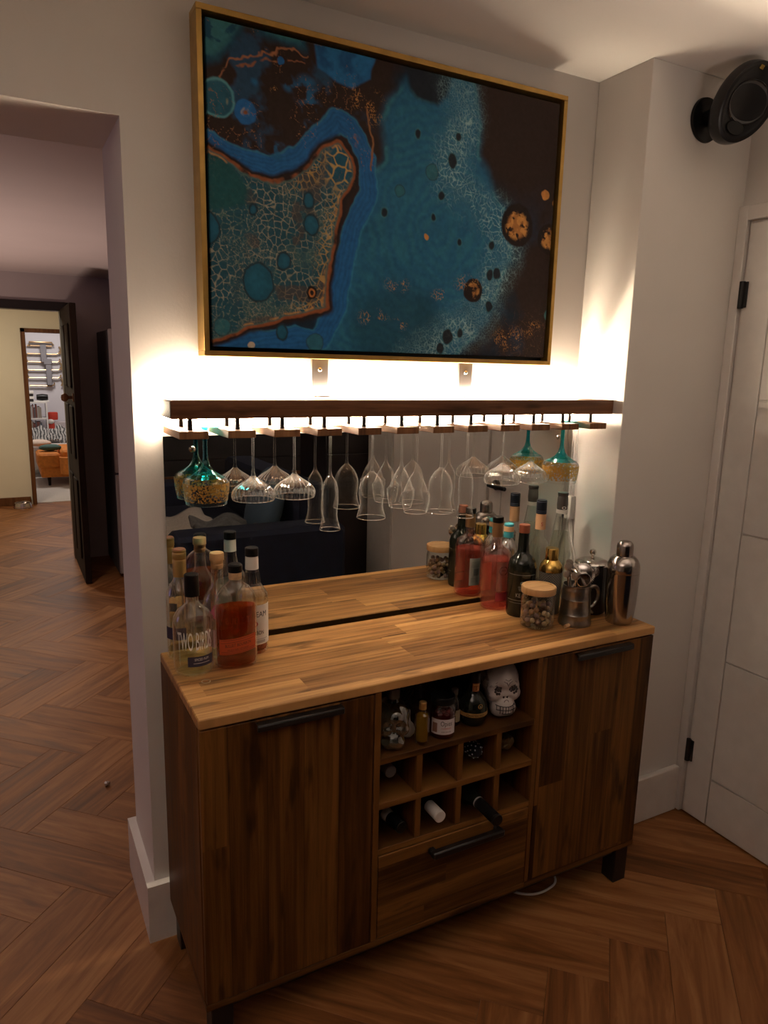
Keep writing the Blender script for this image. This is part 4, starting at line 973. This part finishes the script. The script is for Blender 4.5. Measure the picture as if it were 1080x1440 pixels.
for ex in (-.021, .021):
    y = on_face(ex, .080)
    e = MB().sphere((ex, y+.001, .080), .0060, 10, 6, (1,.6,1)).build('eye_flower', PD, sk)
    for k in range(9):
        a = k*2*math.pi/9; px, pz = ex+.0090*math.cos(a), .080+.0105*math.sin(a)
        MB().sphere((px, on_face(px, pz)+.0005, pz), .0038, 8, 5, (1,.6,1.1)).build('petal', PD, e)
for nx in (-.005, .005): MB().sphere((nx, on_face(nx, .060)+.0005, .060), .0038, 8, 6, (.7,.6,1.6)).build('nostril', PD, sk)
y = on_face(0, .050); MB().tube([(.006*math.cos(t), y-.001, .048+.006*math.sin(t)) for t in [k*math.pi/8 for k in range(16)]], .0009, 5, True).build('nose_ring', PDG, sk)
for row, z in ((0, .033), (1, .0235)):
    for k in range(7):
        x = (k-3)*.0072; yy = on_face(x, z); MB().box(x-.0031, x+.0031, yy-.0026, yy+.004, z-.0042, z+.0042).build('tooth', mat_cer if False else pbr('ceramic_tooth', (.56,.51,.48), .45), sk, .001)
for k in range(8):
    x = (k-3.5)*.0072; MB().tube([(x, on_face(x, z)-.0030, z) for z in (.019, .0285, .038)], .0011, 5).build('tooth_gap', PD, sk)
for z in (.0385, .0283, .0178):
    MB().tube([(x, on_face(x, z)-.0030, z) for x in [-.026+.0052*k for k in range(11)]], .0012, 5).build('mouth_line', PD, sk)
for pts in ([(-.004,.106),(0,.098),(.004,.106)], [(-.012,.108),(-.004,.104),(0,.094),(.004,.104),(.012,.108)], [(-.030,.098),(-.024,.102)], [(-.032,.092),(-.026,.096)], [(.030,.098),(.024,.102)], [(-.008,.114),(0,.110),(.008,.114)]):
    MB().tube([(x, on_face(x, z)-.0004, z) for x, z in pts], .0010, 5).build('brow_mark', PDG, sk)
# crystal skull bottle
cs = thing('skull_bottle', 'clear glass skull shaped bottle at the left of the open compartment', 'bottle', (.477, -.362, S1), math.radians(-22))
skull_mesh(.88).build('glass_body', SMOKEGL, cs, ang=80)
MB().lathe([(.016,.116),(.0145,.122),(.0145,.128)], 20).build('neck', SMOKEGL, cs); MB().lathe(cyl_cap(.0165, .126, .152), 20).build('stopper', GREYCAP, cs)
skull_mesh(.78).xf(Matrix.Translation((0,0,.004))).build('liquid', liquid('grey_liquid', (.85,.86,.83), (.3,.3,.27), .12), cs, ang=80)
wo = MB().lathe([(0,.002),(.011,0),(.017,.008),(.0185,.018),(.015,.030),(.008,.038),(.0055,.050),(.0055,.068),(0,.070)], 24).build('ceramic_vase', pbr('white_glaze', (.55,.51,.46), .4)); wo.location = (.534, -.338, S1); tag(wo, 'small white bulb shaped vase behind the yellow bottle', 'vase')
yb = bottle('miniature_bottle', 'small yellow liqueur bottle in the open compartment', .548, -.384, [(.0145,0),(.0172,.004),(.0178,.010),(.0178,.070),(.0165,.076),(.0095,.081),(.0085,.088),(.0085,.100)], BGLASS, [('cap', cyl_cap(.0095, .090, .108), GOLDCAP)], (.074, GOLDL), z=S1)
cj = thing('cherry_jar', 'jar of dark red cherries with a black lid and white label', 'jar', (.617, -.368, S1), -.50)
MB().lathe([(0,.001),(.030,0),(.0325,.004),(.0330,.010),(.0330,.078),(.0290,.086),(.0270,.090)], 36).build('glass_body', BGLASS, cj)
MB().lathe([(0,.003),(.0305,.003),(.0310,.060),(0,.060)], 32).build('cherries_in_syrup', CHERRY, cj)
lid = MB().lathe([(0,.088),(.0295,.088),(.0300,.091),(.0290,.094),(.0300,.097),(.0300,.104),(.0285,.106),(0,.1055)], 36).build('lid', BLACKPL, cj)
for k in range(14):
    a = k*2.4; rr_ = .024*math.sqrt((k+.5)/14); MB().sphere((rr_*math.cos(a), rr_*math.sin(a), .050+.006*(k % 3)), .0078, 10, 7).build('cherry', pbr('cherry_red', (.10,.010,.010), .3), cj)
lb = band(.0334, .014, .054, -1.0, 1.05, 20).build('label', pbr('rose_white_label', (.60,.54,.56), .6), cj)
wrap_text('lettering', 'Opies', .013, .0337, .037, INK, lb, ang=.25, width=.030); wrap_text('lettering', 'CHERRIES', .0045, .0337, .028, REDINK, lb, ang=.25, width=.026)
wrap_text('lettering', 'with brandy', .0035, .0337, .020, INK, lb, ang=.25, width=.026)
fig = band(.0336, .019, .044, -.85, -.45, 6).build('label_picture', pbr('brown_print', (.20,.09,.06), .6), lb)
sb2 = bottle('miniature_bottle', 'small brown bottle with a cream label beside the cherry jar', .672, -.338, [(.013,0),(.0155,.004),(.016,.010),(.016,.058),(.013,.068),(.007,.075),(.0065,.090)], glass('brown_glass', (.45,.24,.10), .06, .6, 2), [('cap', cyl_cap(.0082, .082, .098), GREYCAP)], (.05, AMBER), z=S1, rz=-.55)
band(.0163, .012, .044, -1.2, 1.2, 14).build('label', pbr('cream_label', (.55,.44,.28), .6), sb2)
lq = bottle('liqueur_bottle', 'squat black liqueur bottle with a gold band beside the white skull', .722, -.350, [(.026,0),(.031,.004),(.036,.018),(.0375,.034),(.0365,.050),(.032,.066),(.022,.080),(.0155,.088),(.0145,.104),(.0145,.128)], GREENGL, [('cap', cyl_cap(.0165, .112, .142), BLACKPL)], z=S1, rz=-.62)
GP = pbr('gold_print', (.52,.30,.10), .4, .4)
MB().lathe([(.0380,.030),(.0383,.034),(.0381,.0395),(.0378,.0405)], 40).build('gold_band', GP, lq)
wrap_text('lettering', 'CHAMBORD', .0065, .0387, .032, INK, lq, ang=.2, width=.048)
wrap_text('emblem', 'O', .013, .0362, .0525, GP, lq, ang=.55); wrap_text('emblem', 'o', .006, .0364, .056, pbr('pale_print', (.7,.6,.45), .5), lq, ang=.55)
nl = band(.0170, .092, .114, -.2, .95, 10).build('neck_label', pbr('rust_label', (.26,.085,.035), .5), lq)
wrap_text('lettering', '15', .010, .0173, .095, GP, nl, ang=.38); band(.0173, .108, .112, -.1, .85, 8).build('label_line', GP, nl)
ff = thing('feather_bunch', 'bunch of dark feathers tucked behind the glass skull bottle', 'feathers', (.520, -.300, S1))
for k in range(7):
    a = -.5+k*.16; MB().tube([(0,0,0),(.012*math.sin(a)*3, -.01, .07),(.030*math.sin(a)*2+.02, -.03, .135),(.05*math.sin(a)+.035, -.045, .120)], [.001,.004,.005,.0008], 6).build('feather', BLACKPL, ff)
for k, (x, y, h_, r) in enumerate(((.600,-.22,.15,.030),(.655,-.20,.155,.030))):
    b = bottle('spirit_bottle', ('dim dark bottle at the back behind the cherry jar', 'dim dark bottle at the back behind the small brown bottle')[k], x, y, [(r*.9,0),(r,.006),(r,h_*.55),(r*.8,h_*.66),(.012,h_*.80),(.012,h_)], SMOKEGL, [('cap', cyl_cap(.014, h_*.86, h_+.006), BLACKPL)], z=S1)

# ------------------------------------------------------------------ bottles lying in the cubbies
def lying(name, label, x, z, ytip, body, neckmat, capmat, rz=0, rx=0, length=.30, r=.036, capl=.045, collar=None, cat='bottle'):
    b = thing(name, label, cat, (x, ytip, z), rz); Lb = length
    R_ = Matrix.Rotation(-math.pi/2+rx, 4, 'X')      # local z -> towards the back (+y)
    def P_(prof, mt, nm, par=b): return MB().lathe(prof, 28).xf(R_).build(nm, mt, par)
    P_([(0,.004),(.0135,.004),(.0138,.06),(.0150,.085),(.022,.11),(r*.95,.135),(r,.15),(r,Lb-.01),(r*.9,Lb),(0,Lb)], body, 'glass_body')
    P_([(0,0),(.0140,0),(.0155,.0015),(.0155,.007),(.0148,.008),(.0155,.010),(.0150,capl),(.0142,capl)], capmat, 'capsule')
    if collar: P_([(.0152,capl-.002),(.0155,capl),(.0165,capl+.018),(.0158,capl+.020)], collar, 'collar')
    return b
WCAP = pbr('white_foil', (.62,.58,.56), .4); GFOIL = pbr('grey_foil', (.22,.20,.21), .5)
lying('wine_bottle', 'wine bottle with a black capsule and white collar in the lowest left cubby', CCX[0]+.016, S3+.037, -.405, GREENGL, GREENGL, BLACKPL, rz=.12, capl=.05, collar=WCAP, length=.30)
lying('wine_bottle', 'wine bottle with a white screw cap in the lower row', CCX[1]+.004, S3+.038, -.412, GREENGL, GREENGL, WCAP, rz=.0, capl=.055, length=.30)
lying('wine_bottle', 'black bottle poking out of its cubby over the drawer handle', CCX[2]+.004, S3+.040, -.490, GREENGL, BLACKPL, BLACKPL, rz=-.02, capl=.085, collar=GFOIL, length=.34)
lying('wine_bottle', 'dim bottle with a grey cap in the upper left cubby', CCX[0]+.012, S2+.036, -.350, GREENGL, GREENGL, GFOIL, capl=.03, length=.28)
dt_ = thing('dotted_bottle', 'black bottle stopper end covered in white dots in the upper row', 'bottle', (CCX[2]+.012, -.385, S2+.046))
MB().lathe([(0,.0),(.012,.002),(.0185,.010),(.020,.02),(.019,.04),(.016,.10),(.030,.14),(.033,.16),(.033,.27),(0,.275)], 28).xf(Matrix.Rotation(-math.pi/2, 4, 'X')).build('glass_body', NAVYCAP, dt_)
for k in range(34):
    a = k*2.39996; t = .002+.036*(k/33); rr_ = np.interp(t, [0,.002,.010,.02,.04], [0,.012,.0185,.020,.019]); 
    MB().sphere((rr_*math.cos(a), t, rr_*math.sin(a)), .0022, 6, 4).build('dot', pbr('white_dot', (.62,.64,.70), .4), dt_)
fo = thing('foil_topped_bottle', 'dark bottle with crumpled gold foil in the upper right cubby', 'bottle', (CCX[3]+.0, -.372, S2+.040))
rn = random.Random(9); mm = MB().lathe([(0,0),(.016,.001),(.021,.008),(.0185,.02),(.020,.035),(.018,.055),(.0195,.08)], 22)
mm.v = [tuple(Vector(p)+Vector((rn.uniform(-1,1), rn.uniform(-1,1), rn.uniform(-1,1)))*.0022) for p in mm.v]
mm.xf(Matrix.Rotation(-math.pi/2, 4, 'X')).build('foil', pbr('dull_gold_foil', (.17,.13,.07), .35, .8), fo, ang=15)
MB().lathe([(0,.07),(.018,.075),(.024,.11),(.036,.15),(.036,.26),(0,.265)], 24).xf(Matrix.Rotation(-math.pi/2, 4, 'X')).build('glass_body', GREENGL, fo)

# ------------------------------------------------------------------ speaker
def speaker():
    s = thing('wall_speaker', 'black egg shaped loudspeaker on a round bracket high on the wall', 'speaker', (1.535, YP, 2.238))
    MB().lathe([(0,0),(.058,0),(.060,.003),(.058,.010),(.046,.015),(.030,.017),(0,.018)], 40).xf(Matrix.Rotation(math.pi/2, 4, 'X')).build('wall_plate', BLACKPL, s)
    MB().cyl((-.004,-.012,0), (-.022,-.075,.0), .021, 20).build('arm', BLACKPL, s)
    MB().sphere((.004,-.017,-.022), .006, 10, 7).build('bolt', CHROME, s)
    c = Vector((-.014, -.128, .008)); nrm = Vector((-.42, -.86, -.28)).normalized()   # way the cone faces
    up = Vector((.34, .0, .94)); up = (up-nrm*up.dot(nrm)).normalized(); rt = up.cross(nrm)
    Mx = Matrix((rt, up, nrm)).transposed().to_4x4(); Mx.translation = c
    bp = []
    for k in range(17):
        t = -1+k/16*1.62; bp.append((math.sqrt(max(0, 1-t*t))*.098 if t < .0 else .098*(1-.16*t*t), t*.080))
    bp[0] = (0, -.080)
    mm = MB().lathe(bp+[(.083,.0512),(.078,.050),(.070,.046),(0,.046)], 48); mm.v = [(x*.86, y*1.24, z-.012*(y/.1)**2) for x, y, z in mm.v]
    Mx = Mx @ Matrix.Scale(.86, 4)
    body = mm.xf(Mx).build('body', pbr('gloss_black_shell', (.006,.0055,.006), .30, Specular_IOR_Level=.25), s)
    ring = MB().lathe([(.056,.044),(.060,.050),(.063,.046)], 40).xf(Matrix.Translation(Vector((0,0,0))) @ Mx).build('cone_surround', BLACK, body)
    MB().lathe([(.058,.0465),(.045,.040),(.020,.034),(.016,.041),(0,.045)], 40).xf(Mx).build('driver_cone', pbr('dark_cone', (.022,.021,.022), .5), body)
    MB().lathe([(0,.0475),(.022,.0475),(.023,.046)], 24).xf(Mx @ Matrix.Translation((0, -.074, .0015)) @ Matrix.Diagonal((1.25,.8,1,1))).build('bass_port', pbr('port_black', (.002,.002,.002), .9), body)
    BX(-.006, .006, -.006, .006, .034, .046).xf(Mx @ Matrix.Translation((-.016, .094, 0))).build('logo_badge', GOLDM, body)
    return s
speaker()

# ------------------------------------------------------------------ kitchen, hall and far room
fr = thing('fridge', 'tall grey fridge freezer beyond the open kitchen door', 'fridge', (.366, 3.47, 0))
FG = pbr('fridge_grey', (.42,.38,.37), .4, .1)
BX(0, .60, .03, .64, .02, 1.73).build('cabinet', KDARK, fr, .004)
BX(0, .60, 0, .028, .76, 1.735).build('door', FG, fr, .006); BX(0, .60, 0, .028, .03, .745).build('door', FG, fr, .006)
bw = thing('pet_bowl', 'small metal pet bowl on the hall floor by the skirting', 'bowl', (-.175, 6.50, .001))
MB().lathe([(0,.002),(.085,0),(.092,.002),(.078,.05),(.072,.053),(.066,.048),(.060,.012),(0,.010)], 28).build('dish', STEELD, bw); MB().lathe([(.088,.004),(.091,.012),(.087,.016)], 28).build('base_ring', pbr('rust_band', (.30,.10,.06), .6), bw)
ng = MB().sphere((0,0,0), .010, 8, 6, (1,.8,.8)); ng.v = [tuple(Vector(p)*(1+.25*math.sin(i*2.3))) for i, p in enumerate(ng.v)]
ng = ng.build('crumpled_foil', pbr('silver_scrap', (.62,.58,.55), .35, .4), None, ang=10); ng.location = (-.062, .80, .009); tag(ng, 'tiny scrap of crumpled foil on the herringbone floor', 'scrap')
cl = MB().tube(spline([(.90,-.20,.004),(.93,-.29,.004),(.98,-.335,.004),(1.04,-.340,.004),(1.09,-.315,.004),(1.12,-.22,.004)]), .0035, 8).build('white_cable', WHITEP); tag(cl, 'white cable lying on the floor under the sideboard', 'cable')
# towel radiator
BR = pbr('polished_brass_tube', (.52,.36,.20), .3, .8)
FX = .10; FYW = 9.36
tr_ = thing('towel_radiator', 'polished brass looped towel radiator on the far room wall', 'radiator', (FX, FYW, 1.14))
for k in range(6):
    z = .02+k*.108; wd_ = .37 if k not in (0, 5) else .28
    MB().tube([(-.03,0,z), (wd_-.04,0,z), (wd_,-.0,z+.02), (wd_,0,z+.05)] if k < 5 else [(-.03,0,z), (wd_,0,z)], .011, 8).build('rung', BR, tr_)
for a, b in ((0,1),(1,2),(2,3),(3,4),(4,5)):
    x = (.37, -.035)[a % 2]; z0, z1 = .02+a*.108, .02+b*.108
    MB().tube([(x,0,z0),(x+(.02 if a % 2 == 0 else -.02),0,(z0+z1)/2),(x,0,z1)], .012, 8).build('bend', BR, tr_)
MB().tube([(0,-.01,.56),(0,-.01,.61),(.28,-.01,.61),(.30,-.01,.57)], .012, 8).build('top_loop', BR, tr_)
tw = thing('hanging_towel', 'narrow grey towels folded over the brass radiator rungs', 'towel', (FX+.13, FYW-.03, 1.15))
GT = pbr('grey_towel', (.24,.23,.25), .9)
BX(.0, .075, -.012, .05, .33, .57).build('fold', GT, tw, .008); BX(.03, .135, -.02, .052, .30, .38).build('fold', GT, tw, .008); BX(.055, .125, -.016, .05, .02, .30).build('fold', GT, tw, .008)
# shelf of books
bk = thing('bookcase', 'narrow white open bookcase in the far room', 'bookcase', (-.02, 8.95, .30))
m_ = WHITEP
BX(0, .02, 0, .26, 0, .66).build('side', m_, bk); BX(.25, .27, 0, .26, 0, .66).build('side', m_, bk)
for z in (0, .215, .43, .645): BX(.02, .25, 0, .26, z, z+.018).build('shelf', m_, bk)
rn = random.Random(4); bc = [(.10,.09,.10),(.36,.34,.33),(.16,.06,.05),(.08,.10,.14),(.28,.24,.20)]
BKM = [pbr('book_%d' % k, c, .7) for k, c in enumerate(bc)]
for s_, z in enumerate((.018, .233, .448)):
    x = .025
    for k in range(10):
        w_ = rn.uniform(.014, .022); h_ = rn.uniform(.13, .18)
        if x+w_ > .245: break
        b = BX(0, w_-.001, 0, .15, 0, h_).build('book', BKM[rn.randrange(5)], None); b.location = (-.02+x, 8.96, .30+z+.0005)
        tag(b, 'thin book or case on the %s shelf of the white far room bookcase' % ('bottom', 'middle', 'top')[s_], 'book', 'books on the %s shelf' % ('bottom', 'middle', 'top')[s_]); x += w_
bs = thing('white_cupboard', 'low white cupboard carrying the far room bookcase', 'cupboard', (-.04, 8.93, .004)); BX(0, .31, 0, .30, 0, .295).build('carcass', WHITEP, bs, .004); BX(.01, .30, -.012, 0, .02, .28).build('door', WHITEP, bs, .003)
for k in range(4):
    b = BX(0, .12, 0, .10, 0, .035).build('stacked_box', (INK, PAPER)[k % 2], None, .003); b.location = (-.03+.006*(k % 2), 8.98, .9635+k*.0355); tag(b, 'flat box, %s in the black and white stack on the bookcase' % ('lowest', 'second lowest', 'second highest', 'topmost')[k], 'box', 'stack on the bookcase')
sp_ = MB().tube([(.13,9.05,1.02),(.20,9.05,1.02),(.27,9.05,1.02)], [.036,.045,.036], 14).build('round_speaker', BLACKPL); tag(sp_, 'black cylinder shaped speaker standing on the white bookcase', 'speaker')
bx_ = BX(.10, .28, 8.97, 9.12, .9635, .9745).build('white_book', PAPER); tag(bx_, 'white book lying under the black cylinder speaker', 'book')
# sofa bed with patterned throw
OR = pbr('orange_velvet', (.60,.19,.022), .75, 0, .15, 30)
os_ = thing('orange_sofa', 'orange velvet sofa with rolled arm in the far room', 'sofa', (.10, 7.70, .004))
BX(-.03, .62, .10, .80, .10, .24).build('base', OR, os_, .03, segs=2)
BX(-.06, .20, .06, .60, .22, .40).build('seat_cushion', OR, os_, .06, segs=3)
MB().tube([(.29,.02,.16),(.29,.02,.36)], [.11,.115], 20).build('arm_front', OR, os_); BX(.20, .40, .02, .78, .12, .44).build('arm', OR, os_, .06, segs=3)
BX(.42, .62, .06, .80, .12, .62).build('backrest', OR, os_, .05, segs=2)
for x in (.06, .34): MB().lathe([(.014,0),(.022,.10)], 10, (x, .14, 0)).build('leg', DKWOOD, os_)
th = MB(); nx, ny = 22, 16
for j in range(ny):
    for i in range(nx):
        u, v = i/(nx-1), j/(ny-1); th.v.append((-.02+.50*u, 8.62+.30*v, .50+.10*v+.03*math.sin(u*13+v*4)+.02*math.sin(u*29-v*9)-.05*(1-v)**2))
th.f = [(j*nx+i, j*nx+i+1, (j+1)*nx+i+1, (j+1)*nx+i) for j in range(ny-1) for i in range(nx-1)]
def mat_zebra():
    N = NT('animal_print'); tc = N.n('TexCoord'); wv = N.n('TexWave', i_Scale=9.0, i_Distortion=7.0, i_Detail=2.0); N.t.links.new(tc.outputs['Object'], wv.inputs['Vector'])
    N.bsdf(Base_Color=N.ramp(wv.outputs[0], [(.4, (.07,.07,.07)), (.55, (.42,.40,.38))]), Roughness=.9); return N.m
b = th.build('patterned_throw', mat_zebra()); b.modifiers.new('t', 'SOLIDIFY').thickness = .02; tag(b, 'black and grey animal print throw heaped behind the orange sofa', 'throw')
b = BX(-.02, .50, 8.55, 8.95, .10, .44).build('day_bed', pbr('bedding', (.55,.50,.46), .9), None, .04); tag(b, 'pale day bed under the animal print throw', 'bed')
b = MB().sphere((0,0,0), .10, 18, 10, (1.3,.8,.42)).build('green_cushion', pbr('green_velvet', (.055,.12,.10), .8)); b.location = (.20, 8.02, .452); tag(b, 'dark green cushion on the orange sofa', 'cushion')
b = MB().sphere((0,0,0), .12, 18, 10, (1.3,.9,.38)).build('cream_cushion', pbr('cream_fleece', (.66,.52,.42), .9, 0, .1, 60, .3)); b.location = (.08, 8.34, .478); tag(b, 'cream cushion between the orange sofa and the throw', 'cushion')
rt_ = thing('soft_toy', 'red and white soft toy sitting above the throw in the far room', 'toy', (.29, 9.22, .55))
RD = pbr('red_plush', (.50,.045,.025), .85); BX(-.05, .05, -.04, .04, 0, .12).build('body', RD, rt_, .03, segs=2); MB().sphere((.0,-.02,.13), .05, 14, 9, (1,.8,.7)).build('beard', PAPER, rt_); BX(-.03, .10, -.03, .03, .15, .26).build('hat', RD, rt_, .025, segs=2)
b = BX(.28, .90, 9.10, 9.38, .0045, .55).build('low_chest', WHITEP, None, .004); tag(b, 'low white chest against the far room wall', 'chest')
b = BX(.34, .86, 9.2, 9.36, .551, .67).build('chest_shelf', KWALL, None, .004); tag(b, 'grey box standing on the low white chest', 'box')

# ------------------------------------------------------------------ lounge behind the camera (seen in the mirror)
NV = pbr('navy_velvet', (.0045,.008,.026), .9, 0, .2, 14)
sf = thing('navy_sofa', 'deep navy velvet sofa reflected in the mirror', 'sofa', (0, 0, 0))
def rbox(x0, x1, y0, y1, z0, z1, b): return BX(x0, x1, y0, y1, z0, z1), b
for nm_, bb, bev in (('base', (.50,1.44,-3.85,-2.24,.08,.30), .02), ('arm', (.455,1.457,-2.24,-2.0,.06,.615), .07), ('arm', (.455,1.457,-4.05,-3.83,.06,.615), .07), ('backrest', (1.22,1.457,-3.82,-2.25,.30,.81), .07), ('seat_cushion', (.47,1.21,-3.03,-2.255,.30,.44), .05), ('seat_cushion', (.47,1.21,-3.82,-3.04,.30,.44), .05)):
    BX(*bb).build(nm_, NV, sf, bev, segs=3)
for x, y in ((.55,-2.1), (1.38,-2.1), (.55,-3.95), (1.38,-3.95)): MB().lathe([(.02,0),(.028,.07)], 12, (x, y, 0)).build('leg', DKWOOD, sf)
cu = MB().sphere((0,0,0), .27, 24, 14, (.38,1.05,1)).build('blue_cushion', pbr('slate_blue_velvet', (.050,.085,.130), .85)); cu.location = (1.12, -2.53, .635); cu.rotation_euler = (0, .28, .15); tag(cu, 'slate blue cushion propped on the navy sofa in the mirror', 'cushion')
def drape(name, x0, x1, y0, y1, z, amp, mat, label, cat, seed):
    mm = MB(); n = 26
    for j in range(n):
        for i in range(n):
            u, v = i/(n-1), j/(n-1)
            mm.v.append((x0+(x1-x0)*u, y0+(y1-y0)*v, z+amp*(math.sin(u*9+seed+v*3)*.5+math.sin(v*13-u*4+seed)*.35+1.0)))
    mm.f = [(j*n+i, j*n+i+1, (j+1)*n+i+1, (j+1)*n+i) for j in range(n-1) for i in range(n-1)]
    o = mm.build(name, mat); s = o.modifiers.new('t', 'SOLIDIFY'); s.thickness = .018; s.offset = 1; return tag(o, label, cat)
drape('fleece_blanket', .48, .92, -3.35, -2.62, .442, .045, pbr('oatmeal_fleece', (.40,.36,.33), .95, 0, .1, 80, .4), 'oatmeal fleece blanket on the navy sofa seat in the mirror', 'blanket', .3)
drape('grey_throw', .66, 1.05, -2.60, -2.27, .50, .055, pbr('grey_knit', (.10,.10,.105), .95, 0, .2, 60, .4), 'dark grey knitted throw heaped by the near sofa arm in the mirror', 'throw', 2.0)

bc_ = thing('black_cabinet', 'tall black cupboard between the navy sofa and the wall end in the mirror', 'cupboard', (1.47, -2.80, 0))
BX(0, .42, 0, .44, 0, 2.0).build('carcass', BLKWOOD, bc_, .004)
for z0, z1 in ((.04, .98), (.99, 1.96)):
    d_ = BX(.006, .414, .4405, .458, z0, z1).build('door', BLKWOOD, bc_, .002); MB().cyl((.38,.459,(z0+z1)/2-.05), (.38,.459,(z0+z1)/2+.05), .006, 8).build('handle', BLACK, d_)
